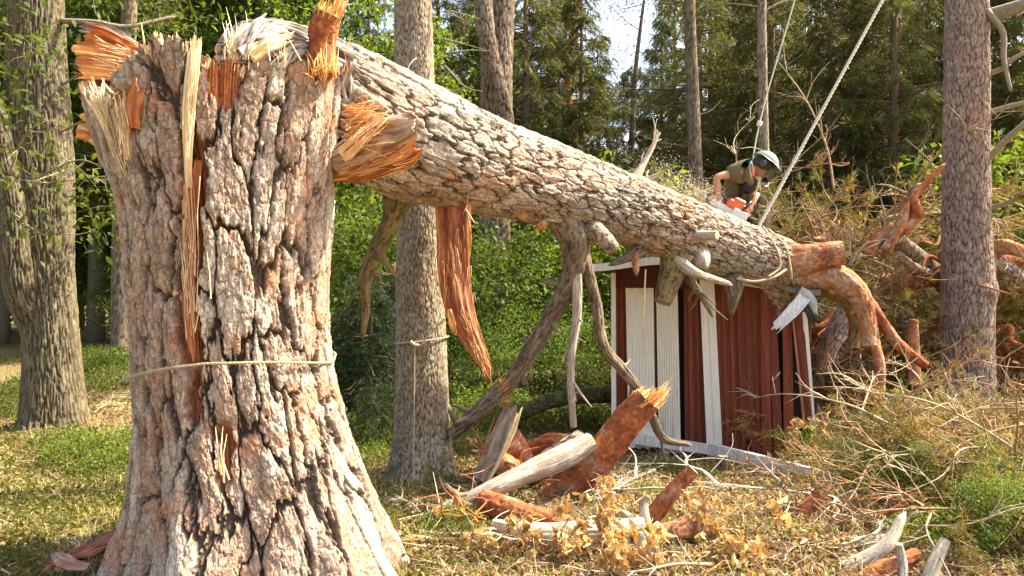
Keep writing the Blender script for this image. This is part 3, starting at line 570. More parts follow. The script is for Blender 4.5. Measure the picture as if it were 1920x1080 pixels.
    slab('hanging_slab', [(848, 365, 5.2), (850, 440, 5.16), (850, 510, 5.15), (862, 580, 5.15), (884, 635, 5.15), (905, 675, 5.15), (920, 722, 5.15)], (70, 64, 60, 54, 40, 26, 3), fred, .05, 81, ragged=.02, ridge=.011, nL=110, nW=30, curl=-.18)
    fo = lambda u, t: mixc((.52, .2, .05), (.72, .42, .14), ss(.3, .7, fbm(u*6, t*3, 0, 9, 3)))
    slab('hanging_slab', [(878, 405, 5.12), (880, 450, 5.11), (878, 500, 5.11)], (6, 9, 3), fo, .02, 82)
    slab('hanging_slab', [(842, 580, 5.12), (848, 608, 5.12), (856, 632, 5.12)], (8, 14, 5), fo, .02, 83, ragged=.5)
    fbk = lambda u, t: mixc((.07, .055, .045), (.42, .35, .28), ss(.32, .6, fbm(u*5, t*9, 0, 55, 4)))
    slab('bark_plate', [(425, 92, 3.86), (470, 56, 3.98), (530, 48, 4.2), (600, 84, 4.3)], (22, 34, 44, 40), fbk, .05, 91, (0, -1, .5), ragged=.15, ridge=.016, nL=70, nW=24, curl=-.12)
    slab('bark_plate', [(520, 112, 3.92), (565, 88, 4.02), (620, 100, 4.15), (690, 140, 4.3)], (20, 38, 46, 40), fbk, .05, 92, (.1, -1, .5), ragged=.2, ridge=.016, nL=70, nW=24, curl=-.15)
    slab('torn_wood', [(470, 100, 3.86), (510, 78, 3.92), (560, 72, 4.02)], (26, 34, 26), lambda u, t: mixc((.60, .36, .16), (.82, .64, .38), ss(.3, .6, fbm(u*8, t*2, 0, 57, 3))), .04, 93, (0, -1, .4), ragged=.35, ridge=.010, nL=50, nW=20)
    # split limb beside the stump: bark outside, torn orange inside
    fb = lambda u, t: mixc((.20, .10, .055), (.46, .34, .26), ss(.3, .65, fbm(u*6, t*5, 0, 15, 4)))
    fo2 = lambda u, t: mixc(mixc((.24, .06, .015), (.52, .18, .04), ss(.3, .62, fbm(u*9, t*2, 0, 16, 4))), (.72, .42, .14), ss(.6, .75, fbm(u*8, t*3, 0, 17, 3)))
    slab('split_limb', [(618, 300, 4.25), (670, 270, 4.2), (720, 242, 4.15), (782, 226, 4.12)], (48, 66, 66, 50), fb, .10, 84, (.1, -1, .25), curl=-.35, ragged=.1, ridge=.014, nL=90, nW=34)
    slab('split_limb', [(625, 322, 4.33), (690, 312, 4.27), (745, 290, 4.2), (785, 258, 4.16)], (46, 60, 70, 54), fo2, .09, 85, (.1, -1, -.35), curl=-.3, ragged=.15, ridge=.016, nL=90, nW=38)
    slab('split_limb', [(640, 292, 4.12), (665, 268, 4.08), (700, 236, 4.07), (735, 208, 4.1)], (34, 26, 20, 14), lambda u, t: mixc((.62, .33, .12), (.82, .60, .34), ss(.3, .6, fbm(u*8, t*2, 0, 19, 3))), .04, 86, (0, -1, .2), ragged=.3, ridge=.006, nL=60, nW=16)
    rng = np.random.default_rng(9); m = MB()
    for _ in range(90):
        x0, y0 = rng.uniform(640, 668), rng.uniform(195, 275); an = rng.normal(-.25, .28); l = rng.uniform(30, 85); d = rng.uniform(4.1, 4.2)
        m.slivers([W(x0, y0, d)-ox], [W(x0+l*math.cos(an), y0+l*math.sin(an)*.7, d-.02)-ox], rng.uniform(.003, .008), mixc((.52, .17, .03), (.84, .56, .25), np.array(rng.uniform())), bend=.12, rng=rng)
    m.build('splinters', M_WOOD, root)
    for xa, ya, xb, yb, w_, n_, dd in ((630, 325, 770, 285, 26, 55, 4.11), (640, 285, 725, 214, 18, 60, 4.0), (850, 420, 858, 600, 40, 70, 5.09), (868, 580, 918, 712, 16, 70, 5.09)):
        m = MB(); t0 = rng.uniform(0, .75, n_); t1 = np.minimum(t0+rng.uniform(.12, .45, n_), 1.08); o_ = rng.normal(0, w_*.5, n_)*(1 if xa < 700 else 1); nx, ny = unit(np.array([ya-yb, xb-xa]))
        f_ = lambda t, o: np.array([W(lerp(xa, xb, q)+nx*r_, lerp(ya, yb, q)+ny*r_, dd+rng.normal(0, .012)) for q, r_ in zip(t, o)])-ox
        m.slivers(f_(t0, o_), f_(t1, o_*.95+rng.normal(0, 3, n_)), rng.uniform(.0015, .0045, n_), mixc((.34, .10, .03), (.80, .55, .26), rng.uniform(0, 1, n_)**1.5), .06, rng, .2); m.build('splinters', M_WOOD, root)
    for x0, y0, x1, y1 in ((885, 318, 876, 385), (876, 385, 868, 402), (873, 392, 890, 418), (876, 400, 884, 440), (1211, 505, 1210, 672)):
        d = 5.05 if x0 < 1000 else 6.45; m = MB(); m.slivers([W(x0, y0, d)-ox], [W(x1, y1, d)-ox], .008 if x0 < 1000 else .011, (.66, .47, .27), bend=.02, rng=rng, tip=.5); m.build('splinter', M_WOOD, root)
    return root
trunk = build_trunk()
# ------------------------------------------------------------------ shed
def build_shed():
    A = np.array([W(1150, 540, 7.9)[0], 7.9]); B = np.array([W(1522, 540, 7.45)[0], 7.45]); Ld = np.linalg.norm(B-A); f = (B-A)/Ld
    g0 = -.02
    root = empty('shed', (A[0], A[1], g0), math.atan2(f[1], f[0]))
    tag(root, 'small dark red board shed with white panels, crushed under the fallen trunk', 'shed')
    def lx(px): k = (px-960)/F; return (k*A[1]-A[0])/(f[0]-k*f[1])
    def lp(px, py, y=0.): # local point on the front plane
        s = lx(px); Y = A[1]+s*f[1]; return np.array([s, y, CAMZ+(540-py)/F*Y-g0])
    red = lambda r: mixc((.125, .027, .012), (.185, .046, .020), np.array(r)); white = (.72, .69, .59)
    rng = np.random.default_rng(2)
    def board(m, xt0, xt1, xb0, xb1, yt, yb, y=-.02, th=.022, col=None):
        m.prism([lp(xt0, yt, y), lp(xt1, yt, y), lp(xb1, yb, y), lp(xb0, yb, y)], (0, th, 0), red(rng.uniform()) if col is None else col)
    m = MB()
    def run(t0, t1, b0, b1, yt, yb, n):
        for i in range(n):
            a, b = i/n, (i+1)/n; j = rng.normal(0, 3)
            board(m, lerp(t0, t1, a)+.5, lerp(t0, t1, b)-.5, lerp(b0, b1, a)+.5, lerp(b0, b1, b)-.5, yt-4+j*.3, lerp(yb[0], yb[1], a)+j, y=-.02-.004*rng.uniform())
            if i: x0, x1 = lerp(t0, t1, a), lerp(b0, b1, a); board(m, x0-3.2, x0+3.2, x1-3.2, x1+3.2, yt-4, lerp(yb[0], yb[1], a)+j-4, y=-.04, th=.018)
    run(1155, 1176, 1158, 1182, 512, (842, 845), 2); run(1226, 1234, 1228, 1236, 512, (846, 846), 1)
    run(1281, 1316, 1284, 1327, 512, (850, 858), 3); run(1340, 1452, 1350, 1470, 520, (860, 878), 8)
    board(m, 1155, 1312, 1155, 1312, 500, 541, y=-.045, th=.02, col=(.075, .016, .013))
    for px in list(range(1290, 1312, 8))+list(range(1358, 1460, 13)):
        for py in (560, 690, 815): m.box(lp(px+rng.normal(0, 1), py+rng.normal(0, 3), -.047), (.007, .006, .007), (.03, .02, .018))
    m.build('front_wall', M_PAINT, root, False)
    # the rest of the walls
    m = MB(); D = 1.25; H = lp(1160, 505)[2]
    for i in range(9): m.box((.012, .08+i*.135+.02, H/2-.04), (.022, .13, H-.08), red(rng.uniform()))
    for i in range(13): m.box((.08+i*.14, D, H/2-.05), (.135, .022, H-.1), red(rng.uniform()))
    m.build('side_wall', M_PAINT, root, False)
    m = MB(); hr = lp(1505, 590)[2]
    for i in range(8): m.box((Ld-.012, .08+i*.145, hr/2-.02*i), (.022, .14, hr-.04*i), red(rng.uniform()))
    m.build('side_wall', M_PAINT, root, False)
    # corrugated white door panels
    for (t0, t1, b0, b1, yt, yb) in ((1174, 1226, 1180, 1230, 540, 838), (1231, 1271, 1236, 1277, 548, 848)):
        n = 64; u = np.linspace(0, 1, n); rows = 14; V = []
        for r_ in np.linspace(0, 1, rows):
            for q in u:
                p = lp(lerp(lerp(t0, t1, q), lerp(b0, b1, q), r_), lerp(yt, yb, r_)+1.5*math.sin(q*20)*r_, -.062-.006*math.sin(q*2*math.pi*9)*(1 if t0 > 1200 else .45)); V.append(p)
        V = np.array(V); k = len(V); V2 = V+np.array([0, .014, 0])
        gf = gridfaces(rows, n, False); col = mixc((.66, .63, .52), (.74, .71, .60), fbm(V[:, 0]*9, V[:, 2]*2, 0, 3, 3)); st = ss(.62, .75, fbm(V[:, 0]*16, V[:, 2]*1.3, 0, 13, 3))*ss(.55, .0, V[:, 2])
        col = mixc(col, (.33, .29, .17), st*.7)
        i = np.arange(n-1); e = (rows-1)*n; j = np.arange(rows-1)*n
        sides = np.vstack([np.stack([i, i+1, k+i+1, k+i], 1), np.stack([e+i+1, e+i, k+e+i, k+e+i+1], 1), np.stack([j+n, j, k+j, k+j+n], 1), np.stack([j+n-1, j+2*n-1, k+j+2*n-1, k+j+n-1], 1)])
        mk('corrugated_panel', np.vstack([V, V2]), [gf, gf[:, ::-1]+k, sides], M_WHITE, root, np.vstack([col, col]))
    def post(name, t0, t1, b0, b1, yt, yb, y, th, col=white):
        mm = MB(); mm.prism([lp(t0, yt, y), lp(t1, yt, y), lp(b1, yb, y), lp(b0, yb, y)], (0, th, 0), col); return mm.build(name, M_WHITE, root, False)
    post('corner_post', 1147, 1155.5, 1148, 1156.5, 512, 838, -.07, .09)
    post('white_post', 1310, 1337, 1326, 1354, 490, 856, -.085, .05); post('white_post', 1325, 1338, 1341, 1355, 515, 856, -.095, .009, (.68, .65, .55))
    post('corner_post', 1503, 1512, 1519, 1528, 585, 800, -.05, .06)
    # broken boards at the crushed corner
    for (t0, t1, b0, b1, yt, yb, y) in ((1466, 1484, 1470, 1489, 560, 870, -.03), (1484, 1504, 1502, 1521, 570, 790, -.06), (1425, 1440, 1428, 1446, 548, 880, -.07)):
        mm = MB(); mm.prism([lp(t0, yt, y), lp(t1, yt+6, y+.02), lp(b1, yb-5, y-.02), lp(b0, yb, y)], (0, .022, 0), red(rng.uniform()*1.3)); mm.build('loose_board', M_PAINT, root, False)
    mm = MB(); mm.prism([lp(1483, 600, -.09), lp(1487, 600, -.09), lp(1509, 800, -.1), lp(1505, 800, -.1)], (0, .02, 0), (.33, .15, .08)); mm.build('loose_board', M_PAINT, root, False)
    m = MB(); m.box((Ld*.93, .5, .55), (.25, 1.0, 1.1), (.02, .015, .012)); m.box((lx(1278)+.0, .08, 1.0), (.05, .02, 1.7), (.012, .01, .009)); m.box((Ld/2, .12, .8), (Ld-.15, .02, 1.45), (.02, .012, .01)); m.build('interior_shade', M_PAINT, root, False)  # near-black boxes paint the shed's dark interior behind gap and boards
    for px, py, r in ((1374, 806, .016), (1432, 784, .018), (1431, 822, .016), (1403, 826, .02), (1404, 838, .02)):
        p = lp(px, py, -.0445 if px != 1432 and px != 1431 else -.0745); an = np.linspace(0, 6.283, 15)[:-1]; V = np.array([(p[0]+r*math.cos(t), p[1], p[2]+r*1.3*math.sin(t)) for t in an]+[(p[0], p[1]+.001, p[2])])
        V2 = V+np.array([0, .004, 0]); k = 15; i = np.arange(14); i2 = (i+1) % 14
        mk('knot_hole', np.vstack([V, V2]), [np.stack([i, i2, np.full(14, 14)], 1), np.stack([i, k+i, k+i2, i2], 1)], M_PAINT, root, (.008, .006, .005))
    # roof, sagging to the right under the trunk
    m = MB(); zl, zr = lp(1112, 502)[2], lp(1500, 560)[2]; x0, x1 = lx(1113), Ld+.05; n = 16
    xs = np.linspace(x0, x1, n); zs = zl+(zr-zl)*ss(.45, 1.0, (xs-x0)/(x1-x0))+.11*ss(0, .3, (xs-x0)/(x1-x0)*.9)*0.6
    V = []
    for x, z in zip(xs, zs):
        for y in np.linspace(-.24, D+.15, 8): V.append((x, y, z+.02+.02*math.sin(x*7+y*5)))
    V = np.array(V); k = len(V); gf = gridfaces(n, 8, False); i = np.arange(n-1)*8; j = np.arange(7); e = (n-1)*8
    sd_ = np.vstack([np.stack([i, i+8, k+i+8, k+i], 1), np.stack([i+15, i+7, k+i+7, k+i+15], 1), np.stack([j+1, j, k+j, k+j+1], 1), np.stack([e+j, e+j+1, k+e+j+1, k+e+j], 1)])
    rf = mk('roof', np.vstack([V, V-np.array([0, 0, .05])]), [gf, gf[:, ::-1]+k, sd_], M_PAINT, root, mixc((.10, .09, .07), (.17, .15, .11), fbm(np.vstack([V, V])[:, 0]*8, np.vstack([V, V])[:, 1]*8, 0, 3, 3)), False)
    m = MB(); yf = -.27
    for a in range(0, 9):
        p0, p1 = (xs[a], zs[a]), (xs[a+1], zs[a+1]); m.prism([(p0[0], yf, p0[1]+.03), (p1[0], yf, p1[1]+.03), (p1[0], yf, p1[1]-.045), (p0[0], yf, p0[1]-.045)], (0, .028, 0), (.66, .66, .6))
    m.build('fascia', M_PAINT, rf, False)
    m = MB(); m.prism([(x0-.02, yf, zl+.03), (x0-.02, D+.15, zl+.03), (x0-.02, D+.15, zl-.045), (x0-.02, yf, zl-.045)], (.022, 0, 0), (.66, .66, .6)); m.build('fascia', M_PAINT, rf, False)
    # torn white roof trim hanging at the right
    m = MB()
    fw = lambda u, t: mixc((.55, .53, .48), (.72, .71, .66), fbm(u*3, t*5, 0, 3, 3))
    P = [lp(1502, 556, -.33), lp(1482, 578, -.36), lp(1460, 600, -.37), lp(1438, 622, -.36)]
    m.plank(P, [.12, .13, .11, .09], .006, (-.4, -1, .3), fw, ragged=.3, ridge=.002, nL=30, nW=12, seed=7, curl=.12); m.build('torn_trim', M_PAINT, root)
    m = MB(); m.plank([lp(1492, 545, -.3), lp(1512, 560, -.26), lp(1520, 600, -.22)], [.10, .12, .09], .006, (.2, -1, .2), lambda u, t: mixc((.25, .25, .23), (.4, .4, .37), fbm(u*3, t*5, 0, 3, 3)), ragged=.3, ridge=.004, nL=24, nW=10, seed=8, curl=-.1); m.build('torn_trim', M_PAINT, root)
    m = MB(); m.plank([lp(1500, 560, -.28), lp(1512, 590, -.28), lp(1520, 620, -.25)], [.04, .07, .03], .01, (.2, -1, .2), lambda u, t: np.broadcast_to(np.array([.03, .028, .025]), u.shape+(3,)), ragged=.4, ridge=.006, nL=24, nW=10, seed=9); m.build('torn_trim', M_PAINT, root)
    m = MB(); m.plank([lp(1335, 522, -.1), lp(1375, 528, -.12), lp(1445, 540, -.14)], [.05, .05, .035], .015, (0, -1, .3), fw, ragged=.2, ridge=.002, nL=24, nW=8, seed=17); m.build('torn_trim', M_PAINT, root)
build_shed()
def thing_mesh(mb, name, mat, label, cat, group=None, kind=None, smooth=True): return tag(mb.build(name, mat, None, smooth), label, cat, group, kind)
m = MB(); a, b, c = W(1188, 826, 7.75), W(1330, 846, 7.55), W(1575, 905, 6.35)
for p, q in ((a, b), (b, c)):
    d = unit(q-p); nrm = np.cross(d, (0, 0, 1)); m.prism([p+(0, 0, .075), q+(0, 0, .06), q-(0, 0, .035), p-(0, 0, .035)], unit(nrm)*-.05, (.64, .62, .56))
thing_mesh(m, 'white_board', M_PAINT, 'long white board lying on the ground along the foot of the red shed', 'board', smooth=False)

# ------------------------------------------------------------------ ropes
def twist(P, r, n, name, mat, label, cat, col=(.50, .43, .30)):
    m = MB(); Q, L = curve(P, n); T, N, B = frames(Q, (0, 0, 1))
    for k in range(3):
        ph = L/(r*9)*2*np.pi+k*2.094; S = Q+(N*np.cos(ph)[:, None]+B*np.sin(ph)[:, None])*r*.5; m.tube(S, np.full(n, r*.62), 6, n, col)
    return thing_mesh(m, name, mat, label, cat)
P = []
for i in range(41):
    a = -math.pi/2+ (i/40)*2*math.pi; cx = W(437, 540, SD)[0]
    px = 437+183*math.cos(a)*1.0; py = 684+(-34*math.cos(a)*-1 if False else 0)
    x = cx+.553*math.cos(a); y = SD+.60*math.sin(a); zz = CAMZ+(540-np.interp(437+183*math.cos(a), [250, 330, 400, 470, 560, 625], [722, 700, 685, 676, 675, 680]))/F*(SD-.45*max(0, -math.sin(a)))
    P.append((x, y, zz+(.03 if math.sin(a) > 0 else 0)))
twist(P, .0065, 900, 'rope', M_ROPE, 'thin beige rope tied round the middle of the broken stump', 'rope', (.36, .29, .18))

# ------------------------------------------------------------------ standing trees seen close: trunks from their outline in the photograph
def outline_trunk(name, label, d, rows, pal, seed, cu, cv, depth, top=None, nL=520, nT=200, group=None, lean=0., flare=None, extra=None, w1=.2):
    """rows: (py, left, right)."""
    rows = sorted(rows, key=lambda r: -r[0]); base = rows[0]
    root = empty(name, (W((base[1]+base[2])/2, 540, d)[0], d, 0)); tag(root, label, 'tree', group); ox = np.array(root.location)
    P = np.array([W((l+r)/2, py, d) for py, l, r in rows]); rad = np.array([(r-l)/2/F*d for py, l, r in rows])
    k = 0
    if top: # carried on above the frame
        P = np.vstack([P, P[-1]+unit(P[-1]-P[-3])*(top-P[-1][2])*.5, P[-1]+unit(P[-1]-P[-3])*(top-P[-1][2])]); rad = np.concatenate([rad, [rad[-1]*.8, rad[-1]*.35]])
    V, col, fc, fr = bark_tube(P-ox, rad, nL, nT, cu, cv, depth, pal, seed, lobes=flare, w1=w1, wob=.03, ter=1.0, warp=.6)
    if extra: col = extra(V+ox, col)
    Vf = V.reshape(-1, 3); n = len(Vf); Vf = np.vstack([Vf, Vf[-nT:].mean(0)]); j = np.arange(nT); j2 = (j+1) % nT; e = n-nT
    mk('trunk', Vf, [fc, np.stack([e+j, e+j2, np.full(nT, n)], 1)], M_BARKFAR, root, np.vstack([col.reshape(-1, 3), col[-1, :1]]))
    return root, ox
def mossfoot(z1, c=(.085, .10, .022), s=5):
    def fn(V, col):
        n = fbm(V[..., 0]*9, V[..., 1]*9, V[..., 2]*9, s, 3); return mixc(col, c, ss(z1, 0, V[..., 2]+(n-.5)*.5)*.85)
    return fn
flare5 = lambda h, a=.18: (lambda th, s: np.exp(-s/h)*a*(np.cos(5*th+1)+.6*np.cos(3*th+2)))
spruce_c, ox_c = outline_trunk('spruce_tree', 'grey barked spruce with a rope tied round its trunk, right of the broken stump', 6.5,
    [(-60, 738, 806), (0, 740, 808), (100, 741, 812), (250, 744, 818), (400, 746, 826), (550, 744, 831), (700, 743, 838), (800, 741, 842), (860, 734, 850), (905, 716, 866), (940, 700, 880)], SPRUCE, 21, .018, .06, .011, top=9.5, flare=flare5(.25, .12), extra=mossfoot(.22), nT=260, nL=800)
oak, ox_o = outline_trunk('oak_tree', 'old oak with a second leaning stem at the left edge of the clearing', 8.7,
    [(-120, 20, 112), (-40, 24, 112), (0, 24, 112), (100, 22, 116), (200, 20, 124), (300, 22, 130), (400, 28, 132), (500, 40, 132), (600, 48, 138), (700, 50, 146), (780, 44, 156), (820, 30, 172), (850, 15, 190)], OAK, 22, .030, .32, .026, top=8.5, flare=flare5(.3, .12), extra=mossfoot(.12), nT=240, nL=640, w1=.3)
V, col, fc, fr = bark_tube(np.array([W(-45, 140, 8.3), W(-15, 210, 8.32), (W(0, 280, 8.35)), W(22, 380, 8.38), W(32, 470, 8.4), W(40, 540, 8.45), W(70, 620, 8.62), W(95, 700, 8.75)])-ox_o, np.array([20, 24, 26, 25, 25, 28, 28, 16])/F*8.4, 300, 120, .030, .30, .020, OAK, 23, w1=.3)
mk('side_stem', V.reshape(-1, 3), [fc], M_BARKFAR, oak, col.reshape(-1, 3))
pine_r, ox_r = outline_trunk('pine_tree', 'tall straight pine with scaly grey brown trunk beside the brush heap', 9.5,
    [(-80, 1776, 1846), (0, 1777, 1848), (150, 1775, 1850), (300, 1773, 1850), (440, 1771, 1853), (520, 1770, 1858), (545, 1769, 1864), (575, 1770, 1858), (650, 1768, 1857), (720, 1764, 1859), (775, 1758, 1862), (800, 1750, 1870), (830, 1738, 1880)], GPINE, 24, .035, .13, .014, top=11, flare=flare5(.3, .08), nT=260, nL=800)
pine_m, ox_m = outline_trunk('pine_tree', 'dark fissured pine with a thinner forked stem crossing it, behind the fallen trunk', 12.5,
    [(-120, 903, 962), (0, 903, 962), (120, 903, 960), (250, 902, 958), (400, 900, 954), (550, 898, 957), (640, 892, 965)], DPINE, 25, .05, .25, .022, top=12, nT=120, nL=420)
V, col, fc, fr = bark_tube(np.array([W(896, -120, 12.0), W(905, 0, 11.9), W(914, 80, 11.9), W(930, 150, 11.95), W(945, 200, 12.0), W(950, 270, 12.1), W(948, 340, 12.3)])-ox_m, np.array([14, 16, 16, 15, 15, 14, 8])/F*12, 260, 70, .05, .2, .016, DPINE, 26)
mk('side_stem', V.reshape(-1, 3), [fc], M_BARKFAR, pine_m, col.reshape(-1, 3))
# rope round the spruce
d = 6.5; cx = W(791, 540, d)[0]; rr = .222
P = [(cx+rr*math.cos(a), d+rr*math.sin(a), W(0, 640-6*math.cos(a), d-.2)[2]) for a in np.linspace(-math.pi*.62, math.pi*1.38, 33)]
P += [tuple(W(788, 648, d-.235)), tuple(W(800, 632, d-.24)), tuple(W(834, 597, d-.26))]
m = MB(); m.tube(P, .0075, 6, 260, (.40, .34, .23)); m.tube([W(777, 640, d-.24), W(777, 700, d-.245), W(776, 800, d-.26), W(775, 885, d-.30)], .006, 5, 40, (.36, .29, .19)); m.tube([W(770, 640, d-.245), W(776, 646, d-.26), W(786, 648, d-.245)], .014, 6, 12, (.42, .35, .24))
thing_mesh(m, 'rope', M_ROPE, 'frayed rope knotted round the trunk of the grey spruce', 'rope')
twist([W(1423, 424, 7.28), W(1500, 283, 7.35), W(1655, 0, 7.5), W(1720, -120, 7.55)], .0145, 900, 'pulling_rope', M_ROPE, 'thick pale rope running from the fallen trunk up out of the top of the picture', 'rope', (.58, .54, .42))
m = MB(); m.tube([W(1411, 303, 8.1), W(1420, 250, 8.15), W(1440, 170, 8.2), W(1490, 0, 8.35), W(1515, -100, 8.4)], .008, 6, 60, (.50, .50, .38)); m.tube([W(1423, 236, 8.16), W(1425, 228, 8.165)], .028, 8, 6, (.6, .62, .55))
thing_mesh(m, 'climbing_rope', M_ROPE, 'thin pale green climbing rope rising above the helmeted worker', 'rope')
m = MB()
for P_, r_ in (([W(1475, 505, 7.15), W(1450, 520, 7.05), W(1415, 528, 7.0), W(1380, 522, 6.98)], .014), ([W(1430, 425, 7.2), W(1455, 465, 7.1), W(1462, 500, 7.08), W(1440, 520, 7.02)], .012), ([W(1440, 430, 7.25), W(1472, 462, 7.2), W(1482, 505, 7.15), W(1484, 525, 7.15)], .014)): m.tube(P_, r_, 6, 40, (.36, .28, .18))
thing_mesh(m, 'rope', M_ROPE, 'slack brown rope looped round the crown end of the fallen trunk', 'rope')

# ------------------------------------------------------------------ tree and shrub generators
def rdir(rng, n, up=0.): 
    v = rng.normal(size=(n, 3)); v[:, 2] += up; return unit(v)
BL = [(.075, .12, .016), (.095, .145, .02), (.12, .165, .024), (.085, .13, .024), (.14, .17, .03)]
def pick(rng, pal, n, j=.25): 
    c = np.asarray(pal)[rng.integers(0, len(pal), n)]; return c*rng.uniform(1-j, 1+j, (n, 1))
def gen_broadleaf(seed, H, r0, zc, Rc, nlimb, nleaf, leaf, pal=BL, dome=True):
    rng = np.random.default_rng(seed); wood = MB(); lf = MB()
    T = np.array([(0, 0, -.1), (rng.normal(0, .1), rng.normal(0, .1), H*.3), (rng.normal(0, .3), rng.normal(0, .3), H*.65), (rng.normal(0, .4), rng.normal(0, .4), H*.95)])
    wood.tube(T, [r0, r0*.8, r0*.5, r0*.08], 9, 16, (.19, .16, .115)); Q, L = curve(T, 60)
    cl = []
    for i in range(nlimb):
        f = (i+.5)/nlimb; z = zc+(H*.95-zc)*f; b = np.array([np.interp(z, Q[:, 2], Q[:, k]) for k in range(3)]); az = i*2.4+rng.uniform(-.4, .4)
        R_ = Rc*(math.sin(math.pi*min(1, .25+.8*f))**.6)*rng.uniform(.6, 1.1) if dome else Rc*rng.uniform(.5, 1.1)
        e = b+np.array([math.cos(az)*R_, math.sin(az)*R_, R_*rng.uniform(-.15, .55)]); mid = (b+e)/2+np.array([0, 0, R_*rng.uniform(-.02, .2)])
        lr = r0*.28*(1-.6*f); wood.tube([b, mid, e], [lr, lr*.6, lr*.15], 5, 9, (.17, .145, .10))
        Cq, _ = curve([b, mid, e], 12)
        for s in range(6):
            p = Cq[int(3+s*1.5)]; q = p+rdir(rng, 1, .1)[0]*R_*rng.uniform(.25, .5); wood.tube([p, (p+q)/2+rng.normal(0, .05, 3), q], [lr*.3, lr*.2, lr*.06], 4, 5, (.16, .13, .09)); cl += [(p*.5+q*.5), q, p*.2+q*.8+rng.normal(0, .2, 3)]
        cl += [e, Cq[8]]
    cl = np.array(cl); k = rng.integers(0, len(cl), nleaf); ct = rng.uniform(.7, 1.25, len(cl))[k]
    P = cl[k]+rng.normal(0, 1, (nleaf, 3))*np.array([.30, .30, .16])*max(.5, Rc/2.6)
    D = rdir(rng, nleaf, -.25); Nn = unit(rng.normal(0, .55, (nleaf, 3))+np.array([0, 0, 1.]))
    l = leaf*rng.uniform(.6, 1.25, nleaf); lf.leaves(P, D, Nn, l, l*rng.uniform(.45, .65, nleaf), pick(rng, pal, nleaf)*ct[:, None])
    return wood, lf
SPN = [(.08, .095, .022), (.095, .11, .027), (.11, .12, .03), (.085, .10, .03), (.12, .11, .034)]
def gen_spruce(seed, H, r0, Lm, z0, nb=5, step=.36, blade=.13, pal=SPN, dead=1.8, wcol=(.17, .12, .085), dens=1.0):
    rng = np.random.default_rng(seed); wood = MB(); lf = MB()
    wood.tube([(0, 0, -.1), (.04, .02, H*.5), (0, 0, H)], [r0, r0*.62, .01], 10, 20, wcol)
    z = z0; PP, DD, NN, LL, CC = [], [], [], [], []
    while z < H*.97:
        f = z/H; Lz = Lm*(1-f)**.75*rng.uniform(.75, 1.15)+.1
        for b in range(nb):
            az = rng.uniform(0, 6.283); L_ = Lz*rng.uniform(.7, 1.15); o = np.array([math.cos(az), math.sin(az), 0]); sd_ = np.array([-o[1], o[0], 0]); zz = z+rng.uniform(-.15, .15)
            up = lerp(-.12, .35, f)
            P = [np.array([0, 0, zz])+o*r0*.5*(1-f), np.array([0, 0, zz+up*L_*.5-.06*L_])+o*L_*.5, np.array([0, 0, zz+up*L_-.30*L_*(1-f)])+o*L_*.82, np.array([0, 0, zz+up*L_-.26*L_*(1-f)])+o*L_]
            rb = .008+.013*L_; wood.tube(P, [rb, rb*.6, rb*.3, .002], 4, 8, wcol)
            if z < dead and rng.uniform() < .75:
                for _ in range(5):
                    a = np.array(P[1])+(np.array(P[2])-P[1])*rng.uniform(-.6, 1); wood.tube([a, a+o*.15+sd_*rng.normal(0, .25)+np.array([0, 0, rng.normal(-.05, .12)])], [.004, .002], 3, 3, wcol)
                continue
            Q, _ = curve(P, 20); nt_ = int((9+L_*9)*dens)
            for t in range(nt_):
                u = rng.uniform(.18, 1); a = Q[int(u*19)]; tl = (.22+.34*L_*(1-u)*.8)*rng.uniform(.6, 1.2); s_ = 1 if t % 2 else -1
                dr = unit(o*.55+sd_*s_*.8+np.array([0, 0, -.35-.55*rng.uniform()])); nb_ = int(7+tl*22); q = np.linspace(.05, 1, nb_)
                pts = a+dr*tl*q[:, None]+np.array([0, 0, -.25])*tl*(q**2)[:, None]
                k = rng.normal(0, .55, (nb_, 3)); d_ = unit(dr+k*.75+np.array([0, 0, -.25])); PP.append(pts); DD.append(d_); NN.append(rdir(rng, nb_)); LL.append(blade*rng.uniform(.55, 1.15, nb_)); CC.append(pick(rng, pal, 1, .3)*rng.uniform(.8, 1.2, (nb_, 1)))
        z += step*rng.uniform(.8, 1.2)
    if PP:
        L_ = np.concatenate(LL); lf.leaves(np.vstack(PP), np.vstack(DD), np.vstack(NN), L_, L_*.15, np.vstack(CC), .05)
    return wood, lf
